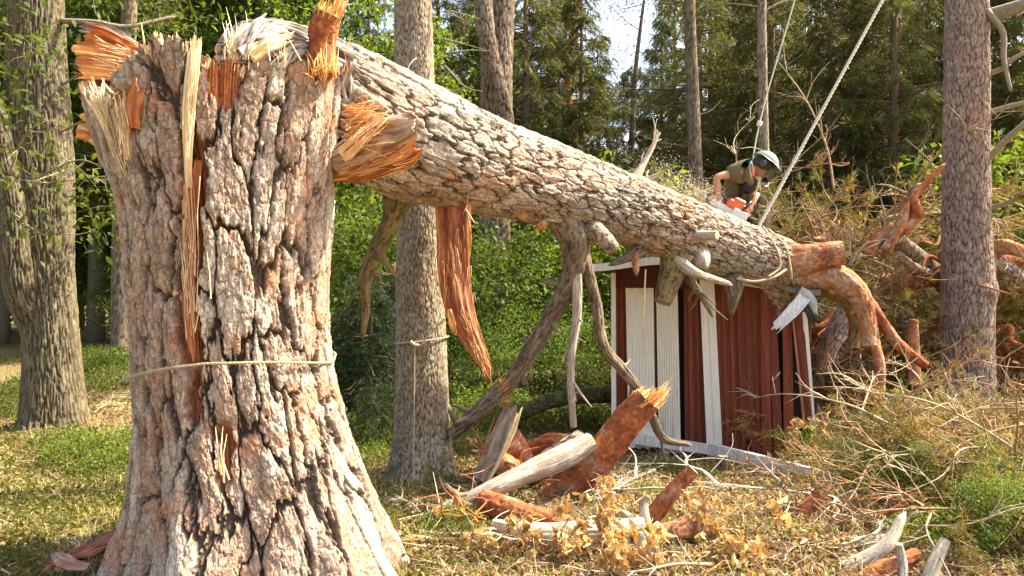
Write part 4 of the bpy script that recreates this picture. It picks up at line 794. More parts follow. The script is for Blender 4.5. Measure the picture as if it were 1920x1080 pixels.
def gen_bough(seed, L_, pal, nsub=26, need=.07, nn=34, wcol=(.30, .17, .085), curl=.3):
    """cut pine bough: a bowed stem, side shoots, needle tufts at their ends"""
    rng = np.random.default_rng(seed); wood = MB(); lf = MB()
    P = [np.zeros(3), np.array([L_*.35, rng.normal(0, .12), .16*L_]), np.array([L_*.7, rng.normal(0, .2), .10*L_]), np.array([L_, rng.normal(0, .25), -.14*L_*rng.uniform(0, 1.5)])]
    wood.tube(P, [.022, .016, .010, .004], 6, 18, wcol); Q, _ = curve(P, 40); pp, dd, ll, cc = [], [], [], []
    for i in range(nsub):
        u = rng.uniform(.12, 1); a = Q[int(u*39)]; s = rng.choice([-1, 1]); tl = (.28+.35*(1-u))*rng.uniform(.6, 1.4)
        d = unit(np.array([.7, s*.8, rng.normal(.05, .45)])); m = a+d*tl*.5+rng.normal(0, .05, 3); e = a+d*tl+np.array([0, 0, rng.normal(.02, curl*.4)])
        wood.tube([a, m, e], [.008, .005, .003], 4, 7, np.array(wcol)*rng.uniform(.8, 1.5)); S, _ = curve([a, m, e], 10)
        for k in range(3):
            b = S[rng.integers(3, 9)]; e2 = b+unit(d+rng.normal(0, .6, 3))*tl*.35; wood.tube([b, e2], [.004, .002], 3, 3, np.array(wcol)*1.3)
            for c0, c1 in ((b*.4+e2*.6, e2), (S[6], e)):
                n = nn//2; q = rng.uniform(0, 1, (n, 1)); dr = unit(c1-c0); pp.append(c0+(c1-c0)*q); dd.append(unit(dr*.7+rng.normal(0, .55, (n, 3)))); ll.append(need*rng.uniform(.6, 1.2, n)); cc.append(pick(rng, pal, 1, .35)*rng.uniform(.8, 1.25, (n, 1)))
    l = np.concatenate(ll); lf.leaves(np.vstack(pp), np.vstack(dd), rdir(rng, len(l)), l, .0045+l*.035, np.vstack(cc), 0)
    return wood, lf
def gen_twig(seed, L_, col=(.34, .25, .15), n1=9):
    rng = np.random.default_rng(seed); m = MB()
    P = [np.zeros(3), np.array([L_*.3, rng.normal(0, .06), .10*L_]), np.array([L_*.65, rng.normal(0, .08), .14*L_]), np.array([L_, rng.normal(0, .14), .08*L_])]; m.tube(P, [.012, .009, .006, .002], 5, 20, col); Q, _ = curve(P, 40)
    for i in range(n1):
        a = Q[rng.integers(6, 37)]; d = unit(np.array([.8, rng.normal(0, .8), rng.normal(.15, .55)])); l = rng.uniform(.15, .5)*L_*.7; b = a+d*l*.5+rng.normal(0, .05*l, 3); e = a+d*l+np.array([0, 0, rng.normal(-.1, .2)*l]); c = np.array(col)*rng.uniform(.8, 1.3)
        m.tube([a, b, e], [.006, .004, .0015], 4, 9, c)
        for k in range(2): s = a+(b-a)*rng.uniform(.3, 1.); m.tube([s, s+unit(d+rng.normal(0, .7, 3))*l*.4], [.003, .0012], 3, 3, c)
    return m
def make(name, parts, label, cat, group, loc=(0, 0, 0), rz=0):
    """parts: list of (part name, MB, material)"""
    r_ = empty(name, loc, rz); tag(r_, label, cat, group)
    for pn, mb, mat in parts: mb.build(pn, mat, r_)
    return r_
def dup(root, loc, rz=0., sc=1., label=None, group=None, rot=None):
    r_ = root.copy(); C.objects.link(r_); r_.location = loc; r_.rotation_euler = rot if rot is not None else (0, 0, rz); r_.scale = (sc,)*3 if np.ndim(sc) == 0 else sc
    if label: r_['label'] = label
    if group: r_['group'] = group
    for ch in list(root.children):
        c = ch.copy(); C.objects.link(c); c.parent = r_
    return r_
def plant(protos, spots, seed, smin=.85, smax=1.15, zoff=0., labels=None):
    """first use moves the prototype itself; later uses are copies"""
    rng = np.random.default_rng(seed); used = set()
    for i, sp in enumerate(spots):
        k = sp[2] if len(sp) > 2 and sp[2] is not None else i % len(protos); sc = sp[3] if len(sp) > 3 else rng.uniform(smin, smax)
        x, y = sp[0], sp[1]; loc = (x, y, float(gh(x, y))+zoff); rz = rng.uniform(0, 6.283)
        if k in used: dup(protos[k], loc, rz, sc)
        else: used.add(k); protos[k].location = loc; protos[k].rotation_euler = (0, 0, rz); protos[k].scale = (sc,)*3
def at(px, d): return (px-960)/F*d, d

# ------------------------------------------------------------------ forest behind
g = 'broadleaf trees of the forest edge'; lab = 'sunlit broadleaf tree in the wood behind the clearing'
bl = [make('broadleaf_tree', [('trunk', w_, M_BARKFAR), ('crown', l_, M_LEAF)], lab, 'tree', g) for w_, l_ in (gen_broadleaf(1, 9, .16, 1.6, 2.5, 20, 16000, .125), gen_broadleaf(2, 10.5, .2, 2.6, 3.0, 22, 18000, .135), gen_broadleaf(3, 7, .11, .9, 1.9, 17, 12000, .12))]
plant(bl, [at(-330, 20)+(1, 1.2), at(60, 25)+(0, 1.4), at(330, 20)+(1, 1.2), at(450, 19)+(0, 1.15), at(180, 23)+(1, 1.35), at(0, 22)+(1, 1.3), at(110, 28)+(0, 1.6), at(270, 24)+(0, 1.4), at(390, 23)+(0, 1.4), at(540, 22)+(1, 1.3), at(320, 30)+(1, 1.7), at(560, 15.5)+(2,), at(640, 20)+(1,), at(770, 17)+(2,), at(-60, 30)+(1,), at(230, 26)+(0,), at(-150, 24)+(0,), at(150, 30)+(1,), at(290, 31)+(0,), at(900, 23)+(0,), at(520, 25)+(1,), at(720, 27)+(0,), at(-300, 17)+(0,), at(1990, 19)+(2,), at(1010, 19)+(2, .8), at(1880, 22)+(0,), at(380, 28)+(0,), at(120, 30)+(1,)], 5)
g = 'dark conifers behind the shed'; lab = 'dark conifer with drooping branches in the wood behind the shed'
sp = [make('spruce_tree', [('trunk', w_, M_BARKFAR), ('crown', l_, M_NEEDLE)], lab, 'tree', g) for w_, l_ in (gen_spruce(11, 12, .17, 2.5, .8, 6, .34, .15, dead=1.2, dens=1.15), gen_spruce(12, 10, .14, 2.2, .6, 6, .32, .15, dead=.9, dens=1.15), gen_spruce(13, 13, .2, 2.9, 1.6, 6, .38, .15, dens=1.1))]
plant(sp, [at(1310, 18)+(2, .9), at(1450, 17)+(0, .9), at(1560, 15.5)+(1, .9), at(1680, 15)+(0, .85), at(1810, 15.5)+(1, .9), at(1940, 15)+(0, .85), at(1640, 19)+(2, .9), at(1780, 20)+(2, .9), at(1090, 19)+(1, .95), at(985, 18.5)+(0, .95), at(820, 21)+(2, .9), at(690, 23)+(0, .95), at(1530, 21)+(2, .9), at(1400, 22)+(0, 1.05), at(1330, 25)+(0, 1.1), at(1900, 24)+(2, 1.), at(1060, 26)+(2, .9), at(1740, 17)+(1, .9), at(2060, 16)+(2, .9), at(1390, 20)+(1, 1.), at(1185, 26)+(1, .95), at(1240, 24)+(0, .85), at(1265, 30)+(2, 1.05), at(1500, 25)+(2, 1.05), at(1620, 24)+(2, 1.), at(900, 24)+(0, 1.1), at(1035, 22)+(2, 1.), at(1120, 24)+(0, .8), at(950, 29)+(1, 1.2), at(780, 29)+(2, 1.1), at(1445, 28)+(0, 1.3), at(1580, 29)+(2, 1.2), at(1700, 29)+(0, 1.3), at(1850, 30)+(2, 1.2)], 6)
# slender trunks between them
for i, (px, d, r_, pal, lb) in enumerate(((1432, 13.0, .085, SPRUCE, 'thin straight trunk just behind the helmeted worker'), (225, 12, .13, DARK, 'slim grey trunk between the oak and the torn top of the stump'), (1303, 13.5, .12, DARK, 'dark trunk behind the spray of sawdust'), (1100, 21, .13, RED, 'reddish slender pine far behind the fallen trunk'), (1190, 22, .10, DARK, 'thin crooked pine against the bright sky gap'))):
    rt = empty('slender_tree', (at(px, d)[0], d, 0)); tag(rt, lb, 'tree')
    rng = np.random.default_rng(i); P = np.array([(0, 0, -.1), (rng.normal(0, .12), 0, 3), (rng.normal(0, .2), 0, 7), (rng.normal(0, .25), 0, 11)])
    V, col, fc, fr = bark_tube(P, np.array([1.1, 1, .75, .2])*r_, 200, 40, .05, .09, .012, pal, i+60); mk('trunk', V.reshape(-1, 3), [fc], M_BARKFAR, rt, col.reshape(-1, 3))
    m = MB(); lf = MB()
    for k in range(16):
        z = rng.uniform(2.2, 10.5); az = rng.uniform(0, 6.28); l = rng.uniform(.5, 1.6); a = np.array([np.interp(z, P[:, 2], P[:, 0]), 0, z]); e = a+np.array([math.cos(az)*l, math.sin(az)*l, l*rng.uniform(-.2, .5)]); m = MB(); m.tube([a, (a+e)/2+rng.normal(0, .1, 3), e], [.018, .012, .004], 5, 8, (.15, .11, .08)); m.build('limb', M_BARKFAR, rt)
        if z > 6: n = 260; lf.leaves(e+rng.normal(0, .28, (n, 3)), rdir(rng, n), rdir(rng, n), .14, .02, pick(rng, SPN, n))
    lf.build('crown', M_NEEDLE, rt)
# bare limbs of the right hand pine, oak twigs with leaves near the camera
m = MB(); lfm = MB(); rng = np.random.default_rng(8)
for p in ([W(1845, 32, 9.4), W(1880, 22, 9.3), W(1925, 6, 9.2), W(1990, -30, 9.1)], ):
    m = MB(); m.tube([q-ox_r for q in p], [.09, .085, .08, .06], 8, 20, (.20, .17, .12)); m.build('limb', M_BARKFAR, pine_r)
for p in ([W(1850, 140, 9.4), W(1880, 128, 9.3), W(1900, 110, 9.2), W(1960, 80, 9.1)], [W(1850, 212, 9.4), W(1890, 200, 9.3), W(1930, 188, 9.2), W(2000, 150, 9.)], [W(1850, 20, 9.3), W(1880, 60, 9.2), W(1882, 110, 9.2), W(1895, 170, 9.1)], [W(1850, 300, 9.4), W(1900, 250, 9.2), W(1960, 200, 9.)], [W(1850, 390, 9.4), W(1890, 380, 9.3), W(1950, 350, 9.)]):
    m = MB(); m.tube([q-ox_r for q in p], [.04, .035, .03, .02][:len(p)], 6, 16, (.24, .20, .14)); m.build('limb', M_BARKFAR, pine_r)
lf = MB()
for z in np.linspace(8.4, 10.8, 9):
    az = rng.uniform(0, 6.28); e = np.array([ox_r[0]+math.cos(az)*1.2, 9.5+math.sin(az)*1.2, z]); n = 300; lf.leaves(e+rng.normal(0, .3, (n, 3))-ox_r, rdir(rng, n), rdir(rng, n), .12, .015, pick(rng, SPN, n))
lf.build('crown', M_NEEDLE, pine_r)
for rt, ox_, d, zz, pal in ((spruce_c, ox_c, 6.5, (7.5, 9.3), SPN), (pine_m, ox_m, 12.5, (7.0, 11.8), SPN)):
    lf = MB()
    for z in np.linspace(zz[0], zz[1], 14):
        az = rng.uniform(0, 6.28); b = np.array([0, 0, z]); e = b+np.array([math.cos(az)*1.0, math.sin(az)*1.0, -.1]); m = MB(); m.tube([b, (b+e)/2, e], [.02, .014, .006], 4, 5, (.16, .12, .09)); m.build('limb', M_BARKFAR, rt); n = 260; lf.leaves(e*.8+b*.2+rng.normal(0, .28, (n, 3)), rdir(rng, n, -.4), rdir(rng, n), .12, .016, pick(rng, pal, n))
    lf.build('crown', M_NEEDLE, rt)
# small dead twigs on the spruce trunk
for _ in range(16):
    z = rng.uniform(2.4, 5); a = rng.uniform(-1.9, -.2) if rng.uniform() < .3 else rng.uniform(-.8, .2); b = np.array([.2*math.cos(a), .2*math.sin(a), z]); l = rng.uniform(.15, .45); e = b+unit(np.array([math.cos(a), math.sin(a)*.6, rng.uniform(-.9, .1)]))*l; m = MB(); m.tube([b, (b+e)/2+rng.normal(0, .03, 3), e], [.009, .006, .002], 4, 6, (.20, .165, .12)); m.build('dead_twig', M_BARKFAR, spruce_c)
# oak: limbs and leafy sprays
m = MB(); lf = MB(); OKL = [(.10, .14, .02), (.13, .165, .03), (.08, .125, .018), (.15, .165, .04)]
limbs = [[(112, 40, 8.7), (180, 42, 8.6), (240, 50, 8.7), (330, 30, 9)], [(110, 250, 8.5), (160, 225, 8.3), (215, 205, 8.2)], [(120, 320, 8.4), (60, 345, 8.0), (200, 330, 8.0)], [(50, 345, 8.1), (100, 318, 7.9), (150, 300, 7.8), (190, 312, 7.8)], [(30, 130, 8.3), (70, 100, 8.0), (110, 115, 7.9)], [(10, 350, 8.2), (40, 265, 8.0), (70, 230, 7.9)], [(60, 60, 8.5), (-60, 20, 8.3), (-150, -40, 8.2)], [(40, 30, 8.7), (0, 90, 8.4), (-40, 120, 8.2)], [(25, 400, 8.2), (80, 440, 7.9), (130, 430, 7.8)], [(115, 160, 8.6), (170, 130, 8.5), (250, 110, 8.8)]]
for p in limbs:
    m = MB(); P = [W(*q)-ox_o for q in p]; th = .035 if p[0][1] == 40 else .014; m.tube(P, np.linspace(th, .004 if th < .02 else .02, len(P)), 5, 16, (.20, .165, .11)); Q, _ = curve(P, 20)
    for k in range(9):
        a = Q[rng.integers(5, 20)]; e = a+rdir(rng, 1)[0]*rng.uniform(.12, .45); m.tube([a, (a+e)/2+rng.normal(0, .03, 3), e], [.006, .004, .002], 4, 5, (.24, .2, .13))
        n = rng.integers(2, 9) if k % 2 else 0
        if n: lf.oakleaves(e+rng.normal(0, .07, (n, 3)), rdir(rng, n, -.2), unit(rng.normal(0, .5, (n, 3))+np.array([0, -.3, 1])), rng.uniform(.06, .12, n), pick(rng, OKL, n))
    m.build('limb', M_BARKFAR, oak)
for c_ in ((95, 75, 7.9), (75, 105, 7.9), (30, 200, 7.8), (20, 190, 7.7), (95, 285, 7.8), (120, 400, 7.9), (60, 430, 7.9), (100, 300, 7.7), (-20, 60, 7.9), (5, 120, 7.9), (0, 200, 8), (150, 360, 8), (180, 410, 8.2), (170, 350, 8.1), (215, 350, 8.6), (200, 440, 8.6), (200, 20, 8.9), (260, 40, 9), (330, 30, 9), (300, 10, 9), (390, 15, 9.2), (60, 20, 8), (200, 400, 8.4)):
    n = 26; p = W(*c_)-ox_o; lf.oakleaves(p+rng.normal(0, .13, (n, 3)), rdir(rng, n, -.2), unit(rng.normal(0, .5, (n, 3))+np.array([0, -.3, 1])), rng.uniform(.06, .13, n), pick(rng, OKL, n))
for z in np.linspace(5.2, 8.2, 10):
    az = rng.uniform(1.2, 5.0); b = np.array([0, 0, z]); e = b+np.array([math.cos(az)*1.8, math.sin(az)*1.8, .5]); m = MB(); m.tube([b, (b+e)/2, e], [.05, .03, .01], 5, 8, (.2, .165, .11)); m.build('limb', M_BARKFAR, oak); n = 420; lf.leaves(e*.8+b*.2+rng.normal(0, .42, (n, 3)), rdir(rng, n), unit(rng.normal(0, .5, (n, 3))+np.array([0, 0, 1])), .11, .065, pick(rng, OKL, n))
lf.build('crown', M_LEAF, oak)

# far wood that closes the horizon
rng = np.random.default_rng(77); m = MB(); n = 60000
ang = rng.uniform(-1.9, 1.9, 900); dist = rng.uniform(30, 52, 900); hc = rng.uniform(.2, 1, 900)**1.1*9.0*(.75+.5*vn(ang*9, 0*ang, 0, 3)); k = rng.integers(0, 900, n)
P = np.stack([np.sin(ang[k])*dist[k], np.cos(ang[k])*dist[k], hc[k]], 1)+rng.normal(0, 1, (n, 3))*np.array([1.0, 1.0, .6]); P[:, 2] = np.abs(P[:, 2]); ct = rng.uniform(.6, 1.4, 900)[k]
m.leaves(P, rdir(rng, n, -.3), unit(rng.normal(0, .7, (n, 3))+np.array([0, 0, 1])), rng.uniform(.35, .6, n), rng.uniform(.16, .3, n), pick(rng, BL[:4]+SPN[:3], n)*ct[:, None])
thing_mesh(m, 'far_wood', M_LEAF, 'mass of far green trees closing the view behind the clearing', 'forest', kind='stuff', smooth=False)

# ------------------------------------------------------------------ shrubs and young trees
SH = [(.10, .16, .022), (.13, .185, .03), (.08, .135, .02), (.15, .18, .03)]
g = 'leafy bushes under the trees'; lab = 'bright green leafy bush growing under the trees behind the fallen trunk'
sh = [make('bush', [('stems', w_, M_BARKFAR), ('foliage', l_, M_LEAF)], lab, 'bush', g) for w_, l_ in (gen_broadleaf(31, 2.3, .03, .25, .95, 13, 3600, .085, SH, False), gen_broadleaf(32, 1.6, .025, .15, .8, 11, 4600, .05, SH[:3], False), gen_broadleaf(33, 3.0, .035, .5, 1.0, 14, 2600, .13, [(.14, .19, .03), (.17, .21, .035), (.11, .16, .025)], False))]
plant(sh, [at(660, 11)+(0,), at(700, 12.5)+(2,), at(870, 11.5)+(0,), at(960, 11.2)+(1,), at(930, 12.8)+(2,), at(1020, 12.2)+(0,), at(1090, 11.5)+(1,), at(1120, 12.8)+(2,), at(1040, 13.8)+(2,), at(840, 13.5)+(0,), at(640, 14)+(2,), at(1180, 12)+(0,), at(1230, 13)+(2,), at(180, 25)+(1, 1.6), at(225, 22)+(0,), at(120, 28)+(0, 1.7), at(20, 27)+(0, 1.6), at(70, 30)+(2,), at(-30, 29)+(0, 1.6), at(150, 31)+(0, 1.8), at(210, 29)+(0, 1.8), at(1880, 13)+(2, 1.3), at(1930, 12.5)+(0, 1.4), at(280, 14)+(0,), at(1000, 9.8)+(1, .7), at(1590, 6.2)+(1, .22), at(1720, 5.7)+(0, .2), at(1870, 5.2)+(1, .3), at(1910, 4.8)+(1, .28), at(1500, 6.9)+(1, .22), at(1850, 4.6)+(0, .2), at(1120, 10)+(1, .75), at(900, 9.9)+(1, .6)], 9)
g = 'young spruces behind the stump'
ys = [make('young_spruce', [('stem', w_, M_BARKFAR), ('foliage', l_, M_NEEDLE)], lb, 'young spruce', None) for (w_, l_), lb in ((gen_spruce(41, 1.75, .03, .75, .1, 7, .13, .075, [(.02, .04, .016), (.03, .055, .018), (.04, .065, .02)], 0, dens=1.5), 'small dark green spruce sapling just right of the stump'), (gen_spruce(42, 1.1, .02, .5, .06, 6, .12, .07, [(.05, .085, .02), (.07, .11, .03)], 0, dens=1.3), 'knee high pale green spruce seedling by the foot of the grey spruce'))]
ys[0].location = (*at(690, 8.8), 0); ys[1].location = (*at(705, 7.6), 0); ys[1].scale = (.6,)*3
dup(ys[0], (*at(655, 9.6), 0), 2, .8, 'smaller dark spruce sapling half hidden behind the stump'); dup(ys[1], (*at(640, 9), 0), 1, .75, 'pale green spruce seedling at the right edge of the stump'); dup(ys[0], (*at(740, 9.8), 0), 4, 1.1, 'dark spruce sapling behind the grey spruce trunk')
# bilberry clumps
BB = [(.09, .14, .02), (.12, .165, .025), (.15, .17, .03)]
def gen_herb(seed, r, h, n, leaf, pal):
    rng = np.random.default_rng(seed); m = MB(); st = MB(); a = rng.uniform(0, 6.283, n); q = np.sqrt(rng.uniform(0, 1, n))*r; z = h*rng.uniform(.15, 1, n)*(1-.6*(q/r)**2)
    P = np.stack([np.cos(a)*q, np.sin(a)*q, z], 1); m.leaves(P, rdir(rng, n, .2), unit(rng.normal(0, .5, (n, 3))+np.array([0, 0, 1])), leaf*rng.uniform(.6, 1.3, n), leaf*.55, pick(rng, pal, n))
    for i in range(0, n, 30): st.tube([P[i]*np.array([.7, .7, 0]), P[i]], [.003, .0015], 3, 3, (.16, .12, .06))
    return st, m
lab = 'low green bilberry clump on the forest floor'; g = 'bilberry clumps'
hb = [make('bilberry', [('stems', a_, M_BARKFAR), ('foliage', b_, M_LEAF)], lab, 'low shrub', g) for a_, b_ in (gen_herb(51, .42, .30, 1500, .035, BB), gen_herb(52, .3, .22, 1000, .03, BB), gen_herb(53, .5, .4, 1500, .045, SH))]
plant(hb, [at(190, 6.9)+(0,), at(150, 7.2)+(1,), at(225, 6.6)+(0,), at(120, 7.6)+(1,), at(240, 7.4)+(1,), at(20, 9.5)+(0,), at(60, 10.5)+(2,), at(215, 10.3)+(0,), at(190, 11.3)+(2,), at(230, 11.8)+(0,), at(170, 12)+(2,), at(640, 7.8)+(0,), at(690, 6.9)+(1,), at(735, 7.6)+(0,), at(880, 7.6)+(1,), at(905, 8.4)+(2,), at(960, 8.6)+(0,), at(1040, 8.8)+(2,), at(1100, 8.9)+(0,), at(870, 5.3)+(1, .7), at(850, 5.1)+(0, .6), at(1250, 7.0)+(1, .7), at(1320, 6.9)+(1, .6), at(1640, 6.2)+(0, .8), at(1690, 6.1)+(2, .8), at(1880, 4.9)+(2,), at(1840, 5.2)+(0,), at(1900, 5.8)+(2,), at(1750, 4.7)+(1,), at(1220, 5.9)+(1, .5), at(1170, 9)+(2,), at(930, 9.2)+(2,), at(830, 9.3)+(2,)], 13)
# ------------------------------------------------------------------ logs, sticks and slabs on the ground
L = log
L('log', 'thick red log with a splintered orange end tilted up before the white panels', 'log', [(1030, 945, 5.95), (1085, 893, 5.9), (1130, 850, 5.88), (1180, 785, 5.85), (1215, 748, 5.83)], (36, 35, 32, 29, 26), RED, 'ot', seed=101, depth=.010, cu=.05, cv=.09, nL=150, nT=70, jag=.08)
L('log', 'long grey weathered log lying diagonally on top of the heap of red logs', 'log', [(808, 962, 5.35), (870, 940, 5.4), (935, 912, 5.45), (1000, 882, 5.55), (1060, 855, 5.65), (1108, 828, 5.75)], (8, 13, 17, 20, 22, 17), GREY, 'pc', seed=102, nL=160, nT=56, wob=.16, tint=(.62, .52, .38))
L('log', 'upright stub of a red log at the back of the heap', 'log', [(975, 880, 6.4), (962, 850, 6.35), (948, 818, 6.2)], (34, 34, 28), RED, 'oc', seed=103, tint=(.36, .16, .08), depth=.010, nT=60)
L('log', 'short dark red log end under the long grey log', 'log', [(1010, 915, 6.2), (965, 890, 6.1), (925, 862, 6.0)], (26, 26, 22), RED, 'oc', seed=104, tint=(.34, .14, .06), depth=.008)
L('log', 'curved reddish branch across the back of the log heap', 'branch', [(985, 850, 6.45), (1030, 826, 6.4), (1085, 828, 6.4)], (12, 13, 10), RED, 'oo', seed=105)
L('log', 'pinkish log pointing away behind the grey log', 'log', [(1010, 880, 6.0), (1050, 850, 6.1), (1092, 820, 6.2)], (22, 20, 16), PINE, 'oc', seed=106, tint=(.6, .45, .3))
L('log', 'reddish log lying flat in front of the heap', 'log', [(905, 945, 5.35), (965, 962, 5.2), (1070, 985, 5.1)], (26, 24, 16), RED, 'oo', seed=107, depth=.010, nT=60)
L('log', 'bleached white log lying on the ground beside the withered leaves', 'log', [(925, 985, 4.98), (1000, 1002, 4.85), (1100, 998, 4.85), (1205, 990, 4.9)], (12, 22, 21, 19), PALE, 'oo', seed=108, nL=130, nT=60, wob=.12)
L('log', 'thin orange red branch with pale cut end sticking up right of the heap', 'branch', [(1215, 982, 5.15), (1250, 935, 5.15), (1300, 880, 5.15)], (17, 15, 12), RED, 'oc', seed=109, tint=(.72, .6, .42))
L('log', 'crooked red brown branch propped up near the end of the white board', 'branch', [(1470, 985, 5.3), (1510, 955, 5.3), (1552, 908, 5.35)], (13, 14, 10), RED, 'oc', seed=110, wob=.2, tint=(.6, .45, .3))
L('log', 'fallen reddish branch lying left of the propped crooked branch', 'branch', [(1290, 958, 5.5), (1360, 968, 5.4), (1430, 968, 5.4), (1475, 982, 5.35)], (10, 12, 11, 9), RED, 'cc', seed=111, wob=.2, tint=(.66, .5, .35))
L('log', 'orange log end half buried in withered leaves', 'log', [(1215, 1010, 4.8), (1265, 1000, 4.8), (1320, 990, 4.85)], (20, 22, 18), ORANGE, 'oc', seed=112, tint=(.6, .35, .15))
L('stick', 'dark charred looking stick at the left end of the grey log', 'stick', [(835, 912, 5.5), (862, 940, 5.4), (890, 960, 5.3)], (6, 10, 9), DARK, 'po', seed=113)
L('log', 'short dead branch stump standing in front of the shed', 'branch', [(1354, 880, 6.9), (1355, 855, 6.9)], (9, 9), DARK, 'oc', seed=114, tint=(.72, .6, .42))
L('log', 'small log seen end on with a bright round cut face in the grass', 'log', [(1436, 925, 6.1), (1427, 926, 5.95)], (10, 11), DARK, 'oc', seed=115, tint=(.78, .68, .48))
L('branch', 'twisted grey branch piece between the white log and the cut branch', 'branch', [(1172, 965, 5.0), (1195, 985, 5.0), (1212, 1000, 4.95), (1207, 950, 5.0), (1215, 930, 5.0)], (7, 10, 12, 8, 4), GREY, 'po', seed=116)
L('branch', 'pale forked stick standing in the withered leaves', 'stick', [(1190, 1050, 4.6), (1205, 1010, 4.62), (1238, 985, 4.65)], (6, 9, 9), PALE, 'po', seed=117)
L('log', 'mossy green log lying behind the shed corner', 'log', [(900, 815, 8.4), (960, 782, 8.35), (1030, 752, 8.35), (1090, 742, 8.4), (1160, 742, 8.5)], (11, 13, 15, 15, 14), dict(pl=[(.13, .13, .03), (.17, .17, .04), (.10, .085, .04)], fl=(.2, .2, .04), fur=(.05, .045, .02)), 'oo', seed=118, nL=140)
L('branch', 'crooked red pine limb rising from the brush heap beside the pine', 'branch', [(1625, 475, 9.2), (1650, 445, 9.2), (1690, 430, 9.1), (1718, 402, 9.1), (1712, 370, 9.0), (1735, 345, 9.0), (1766, 312, 9.0)], (13, 14, 12, 12, 8, 6, 4), RED, 'op', seed=119, nL=160, wob=.14)
L('branch', 'short red side limb forking off in the brush heap', 'branch', [(1660, 470, 9.1), (1690, 415, 9.05), (1700, 372, 9.0)], (9, 9, 6), ORANGE, 'oc', seed=120)
L('log', 'cut limb with two pale sawn ends pointing at the camera in the brush heap', 'branch', [(1800, 545, 10.2), (1740, 500, 10.0), (1682, 447, 9.6)], (26, 18, 12), PINE, 'oc', seed=121, tint=(.72, .55, .34), wob=.15)
L('branch', 'thin sawn side branch with a pale round end in the brush heap', 'branch', [(1750, 520, 9.9), (1710, 500, 9.7), (1683, 477, 9.6)], (11, 9, 8), PINE, 'oc', seed=122, tint=(.74, .58, .36))
L('log', 'thick reddish limb lying level behind the pine trunk', 'branch', [(1660, 535, 9.9), (1740, 520, 9.9), (1830, 505, 10), (1900, 490, 10.1), (1960, 470, 10.2)], (17, 18, 20, 20, 15), RED, 'oo', seed=123, wob=.16, nL=140)
L('branch', 'crooked pinkish limb to the right of the pine trunk', 'branch', [(1840, 505, 9.9), (1885, 500, 9.7), (1920, 530, 9.6), (1960, 545, 9.6)], (12, 12, 10, 6), PINE, 'op', seed=124, wob=.2)
L('branch', 'tan split limb at the right edge above the brush heap', 'branch', [(1850, 480, 10), (1880, 462, 9.8), (1925, 475, 9.7)], (16, 14, 10), ORANGE, 'oc', seed=125, tint=(.6, .42, .2))
L('branch', 'long bare limb slanting down below the sawn hanging branch', 'branch', [(1625, 560, 8.4), (1680, 640, 8.4), (1735, 685, 8.4)], (10, 10, 8), RED, 'oo', seed=126)
L('branch', 'dark bare limb rising behind the right corner of the shed', 'branch', [(1535, 690, 8.6), (1560, 620, 8.6), (1610, 540, 8.7)], (8, 11, 13), DARK, 'oo', seed=127)
L('branch', 'short broken reddish stub hanging under the fallen crown', 'branch', [(1600, 600, 8.2), (1570, 640, 8.2), (1550, 690, 8.2)], (12, 10, 5), PINE, 'op', seed=128)
L('branch', 'upright splintered limb in the shade behind the brush', 'branch', [(1645, 740, 7.9), (1650, 690, 7.9), (1640, 640, 8.0)], (13, 9, 9), ORANGE, 'po', seed=129)
L('branch', 'pale lichen covered branch in the bottom right heap', 'branch', [(1580, 1068, 4.35), (1630, 1045, 4.35), (1665, 1020, 4.35), (1690, 975, 4.4)], (12, 14, 13, 8), PALE, 'cp', seed=130, wob=.2, tint=(.7, .6, .42))
L('branch', 'red brown log at the bottom edge under the lichen covered branch', 'log', [(1590, 1110, 4.2), (1650, 1075, 4.2), (1720, 1040, 4.3)], (18, 18, 12), RED, 'oo', seed=131)
L('branch', 'upright pale grey stick at the bottom right edge', 'stick', [(1690, 1110, 4.15), (1692, 1060, 4.2), (1686, 1020, 4.2)], (10, 9, 6), GREY, 'oc', seed=132, tint=(.6, .5, .36))
L('branch', 'whitish crooked branch leaning at the bottom right', 'branch', [(1735, 1110, 4.1), (1750, 1060, 4.15), (1772, 1012, 4.2)], (12, 12, 8), PALE, 'oc', seed=133, wob=.2, tint=(.7, .58, .4))
L('branch', 'short pale log with a cut end above the lichen covered branch', 'log', [(1600, 1022, 4.7), (1640, 1018, 4.7), (1680, 1010, 4.7)], (14, 14, 11), GREY, 'co', seed=134, tint=(.75, .62, .42))
L('branch', 'thin curved red twig above the bottom right heap', 'branch', [(1615, 995, 5.0), (1650, 970, 5.0), (1705, 940, 5.0)], (6, 6, 4), RED, 'oo', seed=135)
L('branch', 'small sawn stub with a pale face at the far right', 'branch', [(1900, 885, 5.6), (1912, 905, 5.4)], (12, 13), PINE, 'co', seed=136, tint=(.8, .7, .5))
L('branch', 'orange brown upright bark log in the shade of the brush heap', 'branch', [(1715, 720, 8.8), (1714, 660, 8.8), (1712, 600, 8.8)], (11, 10, 8), ORANGE, 'oo', seed=137)
def slabthing(name, label, cat, pts, wpx, fn, thick, sd, nrm=(0, -1, .2), **kw):
    m = MB(); m.plank(np.array([W(*p) for p in pts]), [a*p[2]/F for a, p in zip(wpx, pts)], thick, nrm, fn, seed=sd, **kw); return thing_mesh(m, name, M_WOOD, label, cat)
slabthing('wood_slab', 'long split slab with a pale edge leaning against the heap of red logs', 'wood slab', [(900, 900, 5.9), (925, 850, 5.95), (948, 800, 6.0), (966, 755, 6.05)], (34, 40, 40, 30), lambda u, t: mixc(mixc((.15, .11, .075), (.27, .21, .15), ss(.3, .7, fbm(u*5, t*9, 0, 5, 4))), (.62, .44, .22), ss(.55, .8, u)), .05, 61, (-.3, -1, .1), ragged=.12, ridge=.008, nL=60, nW=18)
